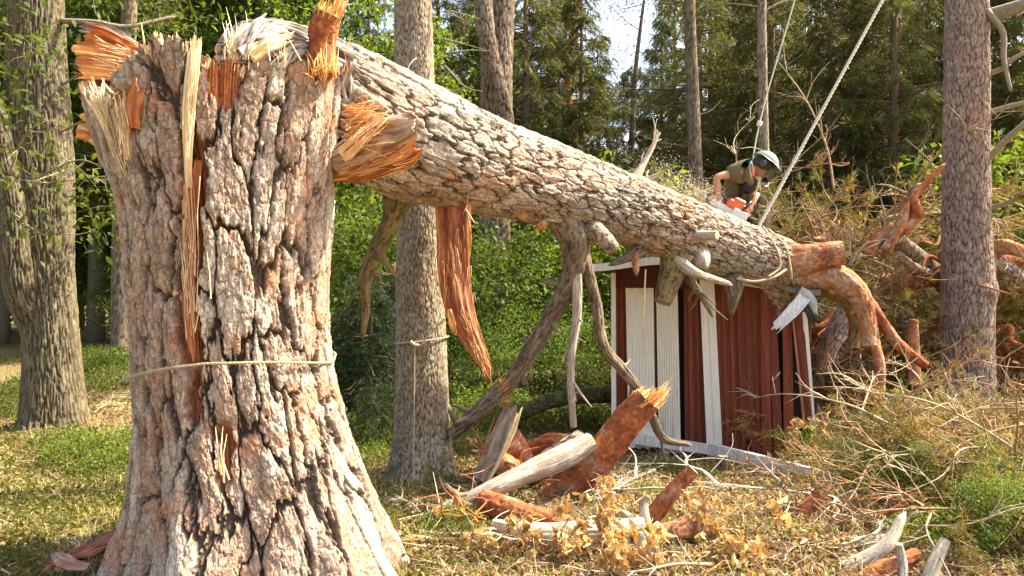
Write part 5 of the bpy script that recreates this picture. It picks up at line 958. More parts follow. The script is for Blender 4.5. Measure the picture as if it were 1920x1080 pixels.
slabthing('bark_slab', 'red torn bark slab on the ground at the left foot of the stump', 'bark slab', [(262, 985, 4.25), (215, 1010, 4.2), (150, 1035, 4.1), (70, 1070, 3.95)], (26, 40, 38, 20), lambda u, t: mixc((.10, .03, .02), (.36, .13, .075), ss(.3, .7, fbm(u*5, t*9, 0, 6, 4))), .04, 62, (-.1, -.5, 1), ragged=.3, ridge=.012, nL=60, nW=18, rag0=.1)
slabthing('bark_slab', 'pinkish flat bark piece in front of the red torn slab', 'bark slab', [(165, 1062, 3.98), (120, 1052, 4.0), (96, 1030, 4.1)], (20, 30, 12), lambda u, t: mixc((.22, .10, .06), (.40, .24, .17), ss(.3, .7, fbm(u*5, t*5, 0, 7, 4))), .02, 63, (-.1, -.5, 1), ragged=.3, ridge=.006, nL=30, nW=14)
slabthing('wood_slab', 'pale split plank lying left of the withered leaves', 'wood slab', [(745, 1000, 4.9), (800, 1012, 4.85), (842, 1010, 4.9)], (12, 18, 8), lambda u, t: mixc((.42, .33, .22), (.66, .55, .38), ss(.3, .7, fbm(u*5, t*5, 0, 8, 4))), .03, 64, (0, -.5, 1), ragged=.3, ridge=.005, nL=30, nW=12)

# ------------------------------------------------------------------ heaps of cut pine boughs and bare twigs
TAN = [(.24, .17, .06), (.31, .22, .085), (.18, .155, .045), (.27, .20, .07), (.14, .145, .035)]
OLV = [(.10, .115, .026), (.12, .125, .028), (.085, .10, .025), (.16, .135, .04)]
def heap(protos, spots, seed, flat=1., roll=1.):
    rng = np.random.default_rng(seed); used = set()
    for i, (x, y, z, az, tilt, sc) in enumerate(spots):
        k = i % len(protos); rot = (rng.normal(0, .4)*roll, tilt, az); loc = (x, y, z)
        if k in used: dup(protos[k], loc, sc=(sc, sc, sc*flat), rot=rot)
        else: used.add(k); protos[k].location = loc; protos[k].rotation_euler = rot; protos[k].scale = (sc, sc, sc*flat)
rng = np.random.default_rng(21)
lab, g = 'cut pine bough with olive needles in the heap of the fallen crown behind the shed', 'pine boughs of the fallen crown'
pb = [make('pine_bough', [('stem', a, M_BARKFAR), ('needles', b, M_NEEDLE)], lab, 'pine bough', g) for a, b in (gen_bough(61, 2.2, OLV, 36, .09, 30), gen_bough(62, 1.8, OLV+TAN[:2], 32, .09, 30), gen_bough(63, 2.4, TAN+OLV, 36, .09, 26))]
sp = []
for i in range(92):
    x, y = rng.uniform(3.2, 8.4), rng.uniform(10.4, 12.6); zt = np.interp(x, [3.0, 3.6, 4.6, 5.6, 7, 8.4], [1.2, 1.9, 2.1, 1.6, 1.4, 1.3]); z = rng.uniform(.1, zt)
    sp.append((x, y, z, rng.uniform(0, 6.283), rng.normal(-.1, .4), rng.uniform(.7, 1.15)))
heap(pb, sp, 1)
lab, g = 'crooked red brown limb tangled in the fallen crown behind the shed', 'limbs of the fallen crown'
def gen_limb(seed, L_, r, pal, wig=.55):
    rng = np.random.default_rng(seed); k = 6; P = np.cumsum(np.vstack([np.zeros((1, 3)), unit(rng.normal(0, wig, (k, 3))+np.array([1, 0, .15*wig]))*L_/k]), 0); V, col, fc, fr = bark_tube(P, np.linspace(r, r*.35, k+1), 110, 22, .022, .06, .006, pal, seed, wob=.2)
    b = MB(); b.add(V.reshape(-1, 3), fc, None, col.reshape(-1, 3)); ec = []
    for idx in (0, 109): v, f = end_cap(V[idx], fr[1][idx]*(-1 if idx == 0 else 1), .01, seed=seed); b.add(v, f, None, (.55, .38, .2))
    for q in range(5):
        a = fr[0][rng.integers(20, 108)]; d = unit(rng.normal(0, 1, 3)+np.array([.6, 0, .2])); l = rng.uniform(.25, .8); b.tube([a, a+d*l*.5+rng.normal(0, .06, 3), a+d*l+rng.normal(0, .1, 3)], [r*.4, r*.28, r*.12], 6, 12, np.array(pal['pl'][q % len(pal['pl'])]))
    return b
lb_ = [make('crown_limb', [('bark', gen_limb(141+i, 1.9, r_, pal), M_FLAKE)], lab, 'branch', g) for i, (r_, pal) in enumerate(((.06, RED), (.045, PINE), (.055, ORANGE), (.035, DARK)))]
sp = []
for i in range(44):
    x, y = rng.uniform(3.1, 8.2), rng.uniform(9.9, 10.9); zt = np.interp(x, [3.0, 3.6, 4.6, 5.6, 7, 8.4], [1.2, 2.0, 2.4, 2.0, 1.7, 1.5]); sp.append((x, y, rng.uniform(.15, zt), rng.uniform(0, 6.283), rng.normal(-.2, .5), rng.uniform(.7, 1.2)))
heap(lb_, sp, 6)
lab, g = 'small broken branch lying crosswise around the log heap', 'broken branches around the log heap'
db = [make('broken_branch', [('bark', gen_limb(161+i, L_, r_, pal, .22), mt)], lab, 'branch', g) for i, (L_, r_, pal, mt) in enumerate(((1.1, .026, RED, M_FLAKE), (1.3, .022, GREY, M_DEAD), (.9, .03, PINE, M_BARK), (1.2, .018, DARK, M_DEAD), (1.0, .02, PALE, M_DEAD)))]
sp = []
for i in range(40):
    y = rng.uniform(4.5, 6.6); x = (rng.uniform(780, 1600)-960)/F*y if i < 30 else rng.uniform(.0, .75); y = y if i < 30 else rng.uniform(5.3, 6.3); sp.append((x, y, float(gh(x, y))+rng.uniform(.02, .07)+(0 if i < 30 else .12), rng.uniform(0, 6.283), rng.normal(.03, .06), rng.uniform(.5, .9)))
sp = sp[:22]+sp[30:37]
heap(db, sp, 7, .5, .4)
lab, g = 'dry tan pine bough in the brush heap on the grass at the right', 'pine boughs of the brush heap'
pb = [make('pine_bough', [('stem', a, M_BARKFAR), ('needles', b, M_NEEDLE)], lab, 'pine bough', g) for a, b in (gen_bough(64, 1.5, TAN, 30, .07, 26), gen_bough(65, 1.3, TAN+OLV, 30, .07, 34), gen_bough(66, 1.4, OLV+[(.14, .16, .03)], 28, .07, 34))]
sp = []
for i in range(52):
    t = rng.uniform(); x = lerp(3.1, 5.6, t)+rng.normal(0, .15); y = rng.uniform(6.0, 7.5); zt = np.interp(x, [2.4, 3.2, 3.8, 4.6, 5.6], [.08, .2, .24, .2, .2])
    sp.append((x, y, rng.uniform(.02, zt), rng.uniform(0, 6.283), rng.normal(.02, .16), rng.uniform(.6, .95)))
sp = [q if q[0] > 3.5 or q[1] > 7.2 else (q[0]+.75, q[1]+.5)+q[2:] for q in sp]
for i in range(26):
    y = rng.uniform(4.5, 6.0); x = y*rng.uniform(.55, .76); sp.append((x, y, rng.uniform(.02, .16), rng.uniform(0, 6.283), rng.normal(-.05, .2), rng.uniform(.5, .85)))
heap(pb, sp, 2, .7)
lab, g = 'bare dry twig branch tangled in the brush at the right', 'bare twigs in the brush'
tw = [make('bare_twig', [('stem', gen_twig(71+i, 1.3, c), M_BARKFAR)], lab, 'twig', g) for i, c in enumerate(((.40, .30, .18), (.33, .25, .16), (.42, .34, .22), (.34, .20, .11)))]
sp = []
for i in range(46): 
    y = rng.uniform(4.6, 7.9); x = y*rng.uniform(.45, .70); sp.append((x, y, rng.uniform(.15, .55)*np.interp(x, [2, 3], [.2, 1]), rng.uniform(0, 6.283), rng.normal(-.1, .3), rng.uniform(.5, 1.1)))
for i in range(48): 
    x, y = rng.uniform(2.9, 6.6), rng.uniform(9.9, 11.2); sp.append((x, y, rng.uniform(.4, 3.0), rng.uniform(0, 6.283), rng.normal(-.1, .5), rng.uniform(.9, 1.7)))
heap(tw, sp, 3)
lab, g = 'bare dry twig lying on the forest floor', 'bare twigs on the ground'
tw2 = [make('bare_twig', [('stem', gen_twig(81+i, .8, c), M_BARKFAR)], lab, 'twig', g) for i, c in enumerate(((.34, .27, .18), (.27, .20, .13), (.40, .33, .23)))]
sp = []
for i in range(70):
    if i < 26: y = rng.uniform(3.7, 4.6); x = (rng.uniform(-60, 290)-960)/F*y
    elif i < 36: y = rng.uniform(7, 11); x = (rng.uniform(150, 260)-960)/F*y
    else: y = rng.uniform(4.2, 6.4); x = (rng.uniform(740, 1600)-960)/F*y
    sp.append((x, y, float(gh(x, y))+rng.uniform(.0, .06), rng.uniform(0, 6.283), .1, rng.uniform(.4, 1.0)))
heap(tw2, sp, 4)
# withered oak branches with hanging tan leaves in front
WOL = [(.46, .29, .11), (.52, .36, .15), (.40, .24, .08), (.58, .43, .21), (.48, .29, .09)]
def gen_withered(seed, L_, nl):
    rng = np.random.default_rng(seed); m = MB(); lf = MB()
    P = [np.zeros(3), np.array([.1*L_, rng.normal(0, .03), .38*L_]), np.array([.02*L_, rng.normal(0, .05), .7*L_]), np.array([-.2*L_, rng.normal(0, .06), L_])]; m.tube(P, [.009, .007, .005, .002], 5, 20, (.34, .26, .17)); Q, _ = curve(P, 30)
    for i in range(11):
        a = Q[rng.integers(7, 29)]; d = rdir(rng, 1, .15)[0]; l = rng.uniform(.12, .4)*L_; e = a+d*l; m.tube([a, (a+e)/2+rng.normal(0, .02, 3), e], [.004, .003, .0015], 4, 6, (.36, .28, .18))
        n = nl//11; q = rng.uniform(.4, 1, (n, 1)); p = a+(e-a)*q; lf.oakleaves(p, unit(rng.normal(0, .55, (n, 3))+np.array([0, 0, -.9])), rdir(rng, n), rng.uniform(.05, .10, n), pick(rng, WOL, n, .3), rng.uniform(-.8, 1.0))
    return m, lf
lab, g = 'withered oak branch with curled tan leaves in front of the log heap', 'withered oak branches'
wo = [make('withered_branch', [('stem', a, M_BARKFAR), ('leaves', b, M_DRYLEAF)], lab, 'withered branch', g) for a, b in (gen_withered(91, .55, 110), gen_withered(92, .42, 120), gen_withered(93, .55, 100))]
sp = [(*at(1140, 4.5), .0, .3, 0, .85), (*at(1005, 4.55), 0, 2, .5, .7), (*at(1085, 4.5), 0, 4, .6, .7), (*at(1300, 4.7), 0, 1, .5, .8), (*at(1250, 4.45), 0, 5, .7, .9), (*at(960, 4.5), 0, 3, .9, .8), (*at(1040, 4.35), 0, 1, 1.1, .9), (*at(1170, 4.3), 0, 2, 1.2, 1), (*at(1330, 4.4), 0, .5, 1.0, .9), (*at(890, 4.6), 0, .5, 1.2, .8), (*at(1120, 5.0), 0.1, .5, .3, .7), (*at(1380, 4.9), 0, 2.5, .9, .7), (*at(905, 6.0), .1, .5, .2, .7), (*at(1035, 6.1), .15, .5, .5, .5), (*at(940, 6.4), .55, .5, .2, .4), (*at(820, 4.5), 0, 2.5, 1.2, .7), (*at(1250, 4.25), 0, 3.5, 1.3, 1), (*at(1400, 4.5), 0, 4, 1.2, .8), (*at(1530, 6.7), .25, 4, .3, .6), (*at(1500, 6.8), .2, 3, .3, .6)]
heap(wo, sp, 5)

# ------------------------------------------------------------------ litter, grass (stuff)
rng = np.random.default_rng(31)
def scatter(n, ymin=3.3, ymax=13, px0=-150, px1=2070, pw=1.6):
    y = ymin*(ymax/ymin)**(rng.uniform(0, 1, n)**pw); x = (rng.uniform(px0, px1, n)-960)/F*y; return x, y
def ground_pts(n, dens, **kw):
    x, y = scatter(n, **kw); keep = rng.uniform(size=n) < dens(x, y); x, y = x[keep], y[keep]; return np.stack([x, y, gh(x, y)], 1)
m = MB(); P = ground_pts(120000, lambda x, y: .22+.88*ss(.42, .62, fbm(x*1.3, y*1.3, 0, 41, 3)+.22*ss(-1.2, -.4, x)*ss(7.5, 5, y)), ymax=12); n = len(P); P[:, 2] += rng.uniform(.004, .03, n)
DL = [(.28, .18, .085), (.36, .26, .13), (.22, .14, .065), (.54, .43, .27), (.16, .10, .05), (.26, .20, .12)]
m.leaves(P, unit(rng.normal(0, 1, (n, 3))*np.array([1, 1, .35])), unit(rng.normal(0, .5, (n, 3))+np.array([0, 0, 1])), rng.uniform(.03, .075, n), rng.uniform(.018, .04, n), pick(rng, DL, n, .3), rng.uniform(.1, .5))
thing_mesh(m, 'leaf_litter', M_DRYLEAF, 'layer of dry brown leaves on the forest floor', 'leaf litter', kind='stuff', smooth=False)
m = MB(); GR = [(.17, .18, .032), (.21, .20, .045), (.13, .155, .025)]; ST = [(.46, .36, .17), (.52, .42, .22), (.36, .28, .12)]
for pal, cnt, sd_, hl in ((GR, 110000, 51, (.03, .09)), (ST, 80000, 52, (.04, .14))):
    P = ground_pts(cnt, lambda x, y: (.05+.95*ss(.46, .62, fbm(x*1.1, y*1.1, 0, sd_, 3)))*(1-.5*ss(6, 12, y))*(1-(.88 if pal is GR else .2)*ss(-1.2, -.4, x))*(.6 if pal is GR else 1), ymax=16, pw=1.3); n = len(P)
    h = rng.uniform(*hl, n)[:, None]; d = rdir(rng, n); d[:, 2] = 0; w = rng.uniform(.0012, .0028, n)[:, None]*(1+P[:, 1:2]*.06); s = unit(np.cross(d, (0, 0, 1)))
    lean = rng.uniform(.1, .9, n)[:, None] if pal is GR else rng.uniform(.5, 1.6, n)[:, None]
    V = np.stack([P-s*w, P+s*w, P+d*h*lean*.35+np.array([0, 0, .6])*h-s*w*.7, P+d*h*lean*.35+np.array([0, 0, .6])*h+s*w*.7, P+d*h*lean+np.array([0, 0, 1.])*h*(1-.35*np.minimum(lean, 1.3))], 1).reshape(-1, 3)
    b = np.arange(n)[:, None]*5; m.add(V, b+np.array([[0, 1, 3, 2]]), b+np.array([[2, 3, 4]]), np.repeat(pick(rng, pal, n, .3), 5, 0))
thing_mesh(m, 'grass', M_GRASS, 'green and straw coloured grass over the clearing', 'grass', kind='stuff', smooth=False)
m = MB(); P = ground_pts(42000, lambda x, y: ss(.40, .54, fbm(x*.9, y*.9, 0, 61, 3))*(.16+.84*ss(.4, -1.2, x))+.25*ss(1.2, 2.4, x)*ss(.45, .55, fbm(x*2, y*2, 0, 62, 2)), ymax=18, pw=1.1); n = len(P); k = 3
P = np.repeat(P, k, 0)+rng.normal(0, .03, (n*k, 3))*np.array([1, 1, 0]); n *= k; P[:, 2] += rng.uniform(.01, .09, n)
m.leaves(P, rdir(rng, n, .3), unit(rng.normal(0, .5, (n, 3))+np.array([0, 0, 1])), rng.uniform(.018, .035, n)*(1+.05*P[:, 1]), rng.uniform(.010, .02, n)*(1+.05*P[:, 1]), pick(rng, [(.13, .16, .022), (.17, .185, .03), (.21, .20, .035), (.10, .14, .02)], n))
thing_mesh(m, 'moss_and_herbs', M_LEAF, 'low yellow green moss and herbs carpeting the clearing', 'ground cover', kind='stuff', smooth=False)
m = MB(); P = ground_pts(14000, lambda x, y: .25+.75*ss(.45, .6, fbm(x*1.2, y*1.2, 0, 71, 2)+.15*ss(1, 2.5, x)), ymax=11); n = len(P); P[:, 2] += .01
d = unit(rng.normal(0, 1, (n, 3))*np.array([1, 1, .22])); l = rng.uniform(.06, .32, n)[:, None]; m.slivers(P, P+d*l+np.array([0, 0, .02]), rng.uniform(.0018, .0055, n), pick(rng, [(.34, .26, .16), (.24, .17, .10), (.42, .34, .22), (.30, .16, .08)], n, .25), .08, rng, .5)
thing_mesh(m, 'twig_litter', M_BARKFAR, 'thin broken twigs strewn over the ground', 'twig litter', kind='stuff', smooth=False)
m = MB(); n = 900; x = np.concatenate([rng.normal(W(850, 0, 4.9)[0], .9, n//2), rng.normal(.9, 1., n-n//2)]); y = np.concatenate([rng.normal(4.9, .5, n//2), rng.normal(5.6, .7, n-n//2)])
P = np.stack([x, y, gh(x, y)+.02], 1); d = unit(rng.normal(0, 1, (n, 3))*np.array([1, 1, .3])); m.leaves(P, d, unit(rng.normal(0, .4, (n, 3))+np.array([0, 0, 1])), rng.uniform(.02, .07, n), rng.uniform(.008, .022, n), pick(rng, [(.68, .52, .30), (.60, .38, .17), (.48, .22, .09)], n), .02)
thing_mesh(m, 'wood_chips', M_WOOD, 'pale wood chips scattered on the ground around the logs', 'wood chips', kind='stuff', smooth=False)
m = MB(); n = 5500; t = rng.uniform(0, 1, n)**1.4; P = np.array([W(x_, y_, d_) for x_, y_, d_ in zip(1345-150*t+rng.normal(0, 8+30*t, n), 372-20*t-60*t*rng.uniform(-.9, 1, n)+rng.normal(0, 8+22*t, n), 7.95+rng.normal(0, .18, n))])
m.leaves(P, rdir(rng, n), rdir(rng, n), rng.uniform(.008, .020, n), rng.uniform(.006, .012, n), pick(rng, [(.62, .5, .32), (.7, .58, .38)], n))
thing_mesh(m, 'sawdust', M_WOOD, 'spray of pale sawdust thrown up by the chainsaw', 'sawdust', kind='stuff', smooth=False)

# ------------------------------------------------------------------ the worker and the chainsaw
def skin(name, V, E, rad, mat, col, parent=None, root=0, sub=2):
    me = bpy.data.meshes.new(name); me.from_pydata([tuple(v) for v in V], E, []); o = bpy.data.objects.new(name, me); C.objects.link(o)
    o.modifiers.new('s', 'SKIN'); sv = me.skin_vertices[0].data
    for i, r_ in enumerate(rad): sv[i].radius = (r_, r_) if np.ndim(r_) == 0 else tuple(r_); sv[i].use_root = (i == root)
    ms = o.modifiers.new('u', 'SUBSURF'); ms.levels = sub; ms.render_levels = sub
    ev = o.evaluated_get(bpy.context.evaluated_depsgraph_get()); em = ev.to_mesh()
    n = len(em.vertices); co = np.empty(n*3, np.float32); em.vertices.foreach_get('co', co)
    q, t = [], []
    for p in em.polygons: (q if len(p.vertices) == 4 else t).append(tuple(p.vertices))
    ev.to_mesh_clear(); bpy.data.objects.remove(o)
    vv = co.reshape(-1, 3); c = col(vv) if callable(col) else np.broadcast_to(np.array(col), (n, 3))
    return mk(name, vv, [np.array(q), np.array(t)], mat, parent, c)
def build_person():
    base = W(1366, 540, 8.3); root = empty('person', (base[0], 8.3, 1.50)); ox = np.array(root.location)
    tag(root, 'worker in olive shirt and grey helmet bending over the trunk with a chainsaw', 'person')
    p = lambda *a: W(*a)-ox
    SK = (.46, .215, .125)
    hip, chest, neck = p(1368, 402, 8.28), p(1389, 338, 8.06), p(1409, 318, 8.02)
    waist = p(1374, 372, 8.18); head = p(1427, 312, 8.0)
    sR, eR, wR = p(1392, 322, 7.86), p(1343, 332, 7.80), p(1347, 371, 7.82)
    sL, eL, wL = p(1405, 330, 8.24), p(1419, 362, 8.16), p(1408, 384, 7.93)
    hR, hL = hip+(0.0, -.10, -.02), hip+(.02, .10, -.02)
    ftR, ftL = np.array([-.05, -.02, .09]), np.array([.32, .32, .09]); kR, kL = (hR+ftR)/2+(.13, -.02, .02), (hL+ftL)/2+(.12, 0, .03)
    V = [hip, waist, chest, neck, head+(-.02, 0, .0), sR, (sR+eR)/2, eR, (eR*.45+wR*.55), wR, sL, (sL+eL)/2, eL, (eL*.45+wL*.55), wL, hR, kR, ftR+(0, 0, .03), hL, kL, ftL+(0, 0, .03), chest*.6+neck*.4]
    E = [(0, 1), (1, 2), (2, 21), (21, 3), (3, 4), (21, 5), (5, 6), (6, 7), (7, 8), (8, 9), (21, 10), (10, 11), (11, 12), (12, 13), (13, 14), (0, 15), (15, 16), (16, 17), (0, 18), (18, 19), (19, 20)]
    r_ = [.14, .13, .145, .058, .06, .055, .048, .042, .040, .028, .055, .048, .042, .040, .028, .10, .07, .048, .10, .07, .048, .12]
    # hands: palm and five fingers, each a chain from the wrist region of the same body
    def hand(wi, wr, fwd, side, curl):
        fwd, side = unit(fwd), unit(side); up = np.cross(side, fwd); b = len(V); V.append(wr+fwd*.05); E.append((wi, b)); r_.append((.030))
        for k, (o_, l) in enumerate(((-.030, .068), (-.010, .078), (.011, .072), (.030, .056))):
            i = len(V); V.extend([wr+fwd*.085+side*o_, wr+fwd*(.085+l*.45)+side*o_+curl*l*.25, wr+fwd*(.085+l*.6)+side*o_+curl*l*.75]); E.extend([(b, i), (i, i+1), (i+1, i+2)]); r_.extend([.0105, .0095, .008])
        i = len(V); V.extend([wr+fwd*.045-side*.035+curl*.01, wr+fwd*.075-side*.052+curl*.03]); E.extend([(b, i), (i, i+1)]); r_.extend([.011, .009])
    hand(9, wR, p(1352, 384, 7.82)-wR, np.array([.8, -.55, .25]), np.array([.25, .5, -.7])); hand(14, wL, p(1404, 394, 7.88)-wL, np.array([-.8, -.5, .2]), np.array([-.3, -.4, -.8]))
    skin('body', V, E, r_, M_SKIN, SK, root, 0, 2)
    # shirt, trousers, boots
    SH_ = lambda v: mixc((.105, .088, .042), (.15, .125, .065), fbm(v[:, 0]*14, v[:, 1]*14, v[:, 2]*14, 3, 3))
    sr2, sl2, sr1, sl1 = lerp(sR, eR, .62), lerp(sL, eL, .62), lerp(sR, eR, .28), lerp(sL, eL, .28)
    skin('shirt', [hip+(.0, 0, .03), waist, chest, chest*.55+neck*.45, sR, sr1, sr2, sL, sl1, sl2, neck*.72+chest*.28], [(0, 1), (1, 2), (2, 3), (3, 4), (4, 5), (5, 6), (3, 7), (7, 8), (8, 9), (3, 10)], [.165, .16, .185, .17, .125, .108, .088, .125, .108, .088, .09], M_CLOTH, SH_, root, 1)
    TR = (.045, .05, .045)
    skin('trousers', [hip+(0, 0, .02), hR, kR, ftR+(0, 0, .06), hL, kL, ftL+(0, 0, .06)], [(0, 1), (1, 2), (2, 3), (0, 4), (4, 5), (5, 6)], [.165, .125, .098, .085, .125, .098, .085], M_CLOTH, TR, root)
    for f_ in (ftR, ftL):
        b = skin('boot', [f_+(-.05, 0, .06), f_+(-.06, 0, -.03), f_+(.06, 0, -.035), f_+(.17, 0, -.045)], [(0, 1), (1, 2), (2, 3)], [.065, .058, .055, .042], M_CLOTH, (.05, .035, .02), root)
    # head looking down to the right: axis frame
    fw = unit(np.array([.72, -.22, -.60])); up = unit(np.array([.60, .05, .80])-fw*(np.array([.60, .05, .80])@fw)); sd_ = np.cross(fw, up); hc = p(1430, 312, 8.0); M3 = np.stack([fw, sd_, up], 1)
    def loc(v): return np.asarray(v, float)@M3.T+hc
    n1, n2 = 40, 28; a, b = np.meshgrid(np.linspace(0, 2*np.pi, n1, endpoint=False), np.linspace(.001, np.pi-.001, n2)); x, y, z = np.cos(a)*np.sin(b), np.sin(a)*np.sin(b), np.cos(b)
    jaw = ss(.1, -.9, z); X = x*.098*(1-.1*jaw)+.012*jaw*(x > 0)*x; Y = y*.076*(1-.28*jaw); Z = z*.118
    face = ss(.3, .9, x)
    X = X+face*(.026*np.exp(-((Y/.014)**2+((Z+.012)/.022)**2))-.010*np.exp(-(((np.abs(Y)-.032)/.016)**2+((Z-.018)/.012)**2))+.007*np.exp(-((Y/.03)**2+((Z+.055)/.007)**2))-.006*np.exp(-((Y/.03)**2+((Z+.062)/.004)**2))+.008*np.exp(-((Y/.02)**2+((Z+.095)/.014)**2)))
    V = loc(np.stack([X, Y, Z], -1).reshape(-1, 3)); lip = np.exp(-(((Z+.060)/.009)**2+(Y/.026)**2))*face
    hd = mk('head', V, [gridfaces(n2, n1)], M_SKIN, root, mixc(np.array(SK)*.9, (.30, .09, .07), lip.ravel()*.8))
    def ball(name, c, r, col, par, mat, sq=(1, 1, 1)):
        aa, bb = np.meshgrid(np.linspace(0, 2*np.pi, 14, endpoint=False), np.linspace(.001, np.pi-.001, 9)); v = np.stack([np.cos(aa)*np.sin(bb)*sq[0], np.sin(aa)*np.sin(bb)*sq[1], np.cos(bb)*sq[2]], -1).reshape(-1, 3)*r+np.array(c); return mk(name, loc(v), [gridfaces(9, 14)], mat, par, col)
    for s in (-1, 1):
        ball('eye', (.080, s*.032, .018), .012, (.7, .68, .65), hd, M_PLASTIC); ball('pupil', (.0885, s*.032, .016), .006, (.03, .02, .015), hd, M_PLASTIC); ball('ear', (-.008, s*.076, .0), .028, SK, hd, M_SKIN, (.7, .35, 1.1)); 
    n1 = 40; a, b = np.meshgrid(np.linspace(0, 2*np.pi, n1, endpoint=False), np.linspace(.001, 2.05, 18)); cutb = 2.05-.35*ss(.2, .9, np.cos(a)); b = b/2.05*cutb
    v = np.stack([np.cos(a)*np.sin(b)*.104-.004, np.sin(a)*np.sin(b)*.083, np.cos(b)*.123], -1); mk('hair', loc(v.reshape(-1, 3)), [gridfaces(18, n1)], M_CLOTH, hd, (.07, .045, .025))
    # helmet with brim, ear defenders and mesh visor
    a, b = np.meshgrid(np.linspace(0, 2*np.pi, 48, endpoint=False), np.concatenate([np.linspace(.001, 1.48, 18), [1.5, 1.46, .9, .01]])); rr_ = np.concatenate([np.full(18, 1.), [1.07, .93, .9, .9]])[:, None]
    rib = 1+.02*np.cos(b*0+a*6)*np.sin(b)**2
    hx = np.cos(a)*np.sin(b)*.142*rr_*rib; hx = hx+.045*ss(.5, 1, np.cos(a))*ss(1.2, 1.48, b)*(rr_ > .95); v = np.stack([hx, np.sin(a)*np.sin(b)*.118*rr_*rib, np.cos(b)*.125*rr_+.045], -1)
    stripe = (np.abs(np.sin(a)*np.sin(b)) < .25) & (np.abs(v[..., 2]) > 0)
    hcol = mixc((.16, .195, .17), (.05, .10, .065), (.75*ss(.3, .05, np.abs(np.sin(a)*np.sin(b)))*ss(.2, .5, np.cos(a))+.0*b).ravel()); he = mk('helmet', loc(v.reshape(-1, 3)), [gridfaces(22, 48)], M_PLASTIC, root, hcol)
    for s in (-1, 1): ball('ear_defender', (-.005, s*.098, -.005), .045, (.035, .04, .035), he, M_PLASTIC, (.8, .55, 1.1))
    m = MB(); P_ = [loc((.155+.0*t, 0, 0)) for t in (0,)]; ang = np.linspace(-1.0, 1.0, 16); zz = np.linspace(.01, -.10, 8)
    v = np.array([(math.cos(t)*(.155-.2*(0.01-z_)*.2), math.sin(t)*.125, z_) for z_ in zz for t in ang]); v2 = v*np.array([.97, .97, 1]); k = len(v); gf = gridfaces(8, 16, False)
    i = np.arange(15); j = np.arange(7)*16; e = 7*16; sdq = np.vstack([np.stack([i, i+1, k+i+1, k+i], 1), np.stack([e+i+1, e+i, k+e+i, k+e+i+1], 1), np.stack([j+16, j, k+j, k+j+16], 1), np.stack([j+15, j+31, k+j+31, k+j+15], 1)])
    keep = np.ones(len(gf), bool)
    mk('visor', loc(np.vstack([v, v2])), [gf[keep], gf[keep][:, ::-1]+k, sdq], M_PLASTIC, he, (.03, .035, .03))
    # harness, chest pack, neck scarf, teal clip
    hn = MB(); DK = (.025, .027, .03)
    for P_ in ([p(1398, 302, 7.93), p(1405, 318, 7.86), p(1398, 345, 7.86), p(1384, 372, 7.98)], [p(1385, 306, 8.1), p(1372, 330, 8.3), p(1362, 380, 8.35)], [p(1348, 386, 8.16), p(1368, 392, 8.06), p(1392, 388, 8.1), p(1397, 380, 8.3)], [p(1405, 310, 8.0), p(1412, 322, 7.93), p(1408, 335, 7.88)]): hn.tube(P_, .022, 6, 20, DK)
    hn.build('harness', M_CLOTH, root)
    m = MB(); m.box(p(1402, 346, 7.92), (.13, .10, .17), DK, np.array(Matrix.Rotation(R(35), 3, 'Y'))); q = m.build('chest_pack', M_CLOTH, root, False); bv = q.modifiers.new('b', 'BEVEL'); bv.width = .02; bv.segments = 2
    m = MB(); m.tube([p(1383, 396, 7.95), p(1392, 392, 7.92), p(1396, 378, 7.92)], .016, 6, 12, (.05, .05, .045)); m.build('tool_clip', M_PLASTIC, root); m = MB(); m.tube([p(1376, 388, 7.96), p(1378, 398, 7.94), p(1386, 400, 7.94)], .012, 6, 12, (.3, .3, .28)); m.build('tool_clip', M_PLASTIC, root); m = MB(); m.tube([p(1388, 374, 7.93), p(1390, 384, 7.92), p(1394, 388, 7.92), p(1395, 376, 7.92)], .010, 6, 12, (.5, .5, .1)); m.build('tool_clip', M_PLASTIC, root)
    m = MB(); m.tube([p(1401, 309, 7.9), p(1405, 305, 7.88), p(1409, 309, 7.9), p(1405, 301, 7.92), p(1402, 306, 7.88)], .014, 6, 16, (.06, .38, .42)); m.build('rope_clip', M_CLOTH, root)
    m = MB(); m.tube([p(1409, 312, 7.93), p(1411, 322, 7.9), p(1409, 332, 7.9)], .024, 8, 12, (.62, .20, .11)); m.build('neck_scarf', M_CLOTH, root)
    m = MB(); m.tube([p(1423, 334, 7.92), p(1422, 345, 7.9), p(1416, 365, 7.9), p(1414, 378, 7.9)], .009, 5, 14, (.6, .52, .3)); m.build('lanyard', M_ROPE, root)
build_person()
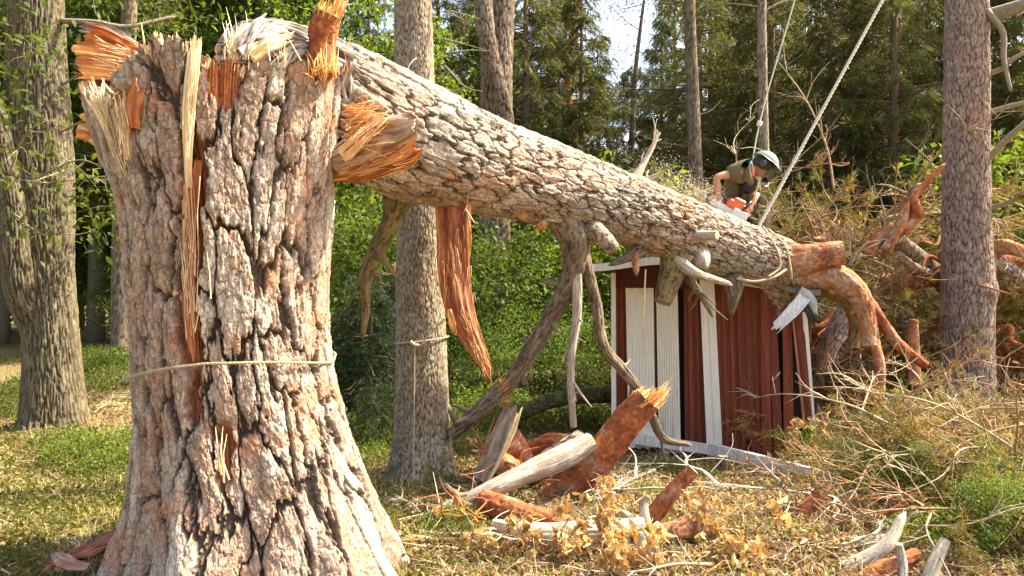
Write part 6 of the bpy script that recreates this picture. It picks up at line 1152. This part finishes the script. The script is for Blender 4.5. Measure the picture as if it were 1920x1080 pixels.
def build_saw():
    c = W(1372, 388, 7.80); root = empty('chainsaw', tuple(c)); root.rotation_euler = (R(0), R(28), R(-8)); tag(root, 'orange and white chainsaw held by the worker, cutting into the trunk', 'chainsaw')
    def bev(name, size, loc, col, mat, wdt=.015, rot=0, par=None):
        m = MB(); m.box((0, 0, 0), size, col); o = m.build(name, mat, par or root, False); o.location = loc; o.rotation_euler = (0, rot, 0); b = o.modifiers.new('b', 'BEVEL'); b.width = wdt; b.segments = 3; return o
    OR, WH, BK = (.72, .12, .03), (.66, .66, .62), (.025, .025, .027)
    bev('motor_housing', (.20, .13, .10), (.03, 0, .02), OR, M_PLASTIC, .03); bev('motor_cover', (.13, .12, .06), (.045, 0, .075), OR, M_PLASTIC, .025)
    bev('lower_housing', (.34, .11, .07), (-.04, 0, -.05), WH, M_PLASTIC, .02); bev('clutch_cover', (.16, .05, .11), (.10, -.085, -.06), WH, M_PLASTIC, .015)
    m = MB(); m.tube([(-.06, 0, .03), (-.13, 0, .055), (-.21, 0, .045), (-.26, 0, .0), (-.25, 0, -.05), (-.15, 0, -.07)], .017, 8, 30, BK); m.build('rear_handle', M_PLASTIC, root)
    m = MB(); m.tube([(.09, -.09, -.03), (.12, -.10, .06), (.14, -.05, .125), (.15, .04, .125), (.12, .10, .05), (.09, .09, -.06)], .012, 8, 36, BK); m.build('front_handle', M_PLASTIC, root)
    m = MB(); m.plank([(.19, -.06, .02), (.215, -.06, .08), (.20, -.06, .14)], [.14, .15, .12], .012, (1, 0, .2), lambda u, t: np.broadcast_to(np.array(BK), u.shape+(3,)), nL=10, nW=8, ragged=0, ridge=0); m.build('hand_guard', M_PLASTIC, root)
    out = [(.12, -.06, -.09), (.12, -.06, -.02), (.50, -.06, -.025), (.54, -.06, -.055), (.50, -.06, -.085)]
    v = np.array(out+[(x, y+.008, z) for x, y, z in out]); i = np.arange(5); i2 = (i+1) % 5
    bar = mk('guide_bar', v, [np.array([[0, 1, 2, 4], [9, 7, 6, 5]]), np.array([[2, 3, 4], [9, 8, 7]]), np.stack([i, 5+i, 5+i2, i2], 1)], M_STEEL, root, (.5, .5, .5), False); bar.rotation_euler = (0, R(22), 0)
    m = MB(); m.tube([(.12, -.056, -.02), (.30, -.056, -.018), (.50, -.056, -.022), (.545, -.056, -.055), (.50, -.056, -.088), (.30, -.056, -.09), (.12, -.056, -.09)], .007, 5, 60, (.12, .12, .12)); m.build('chain', M_STEEL, bar)
build_saw()
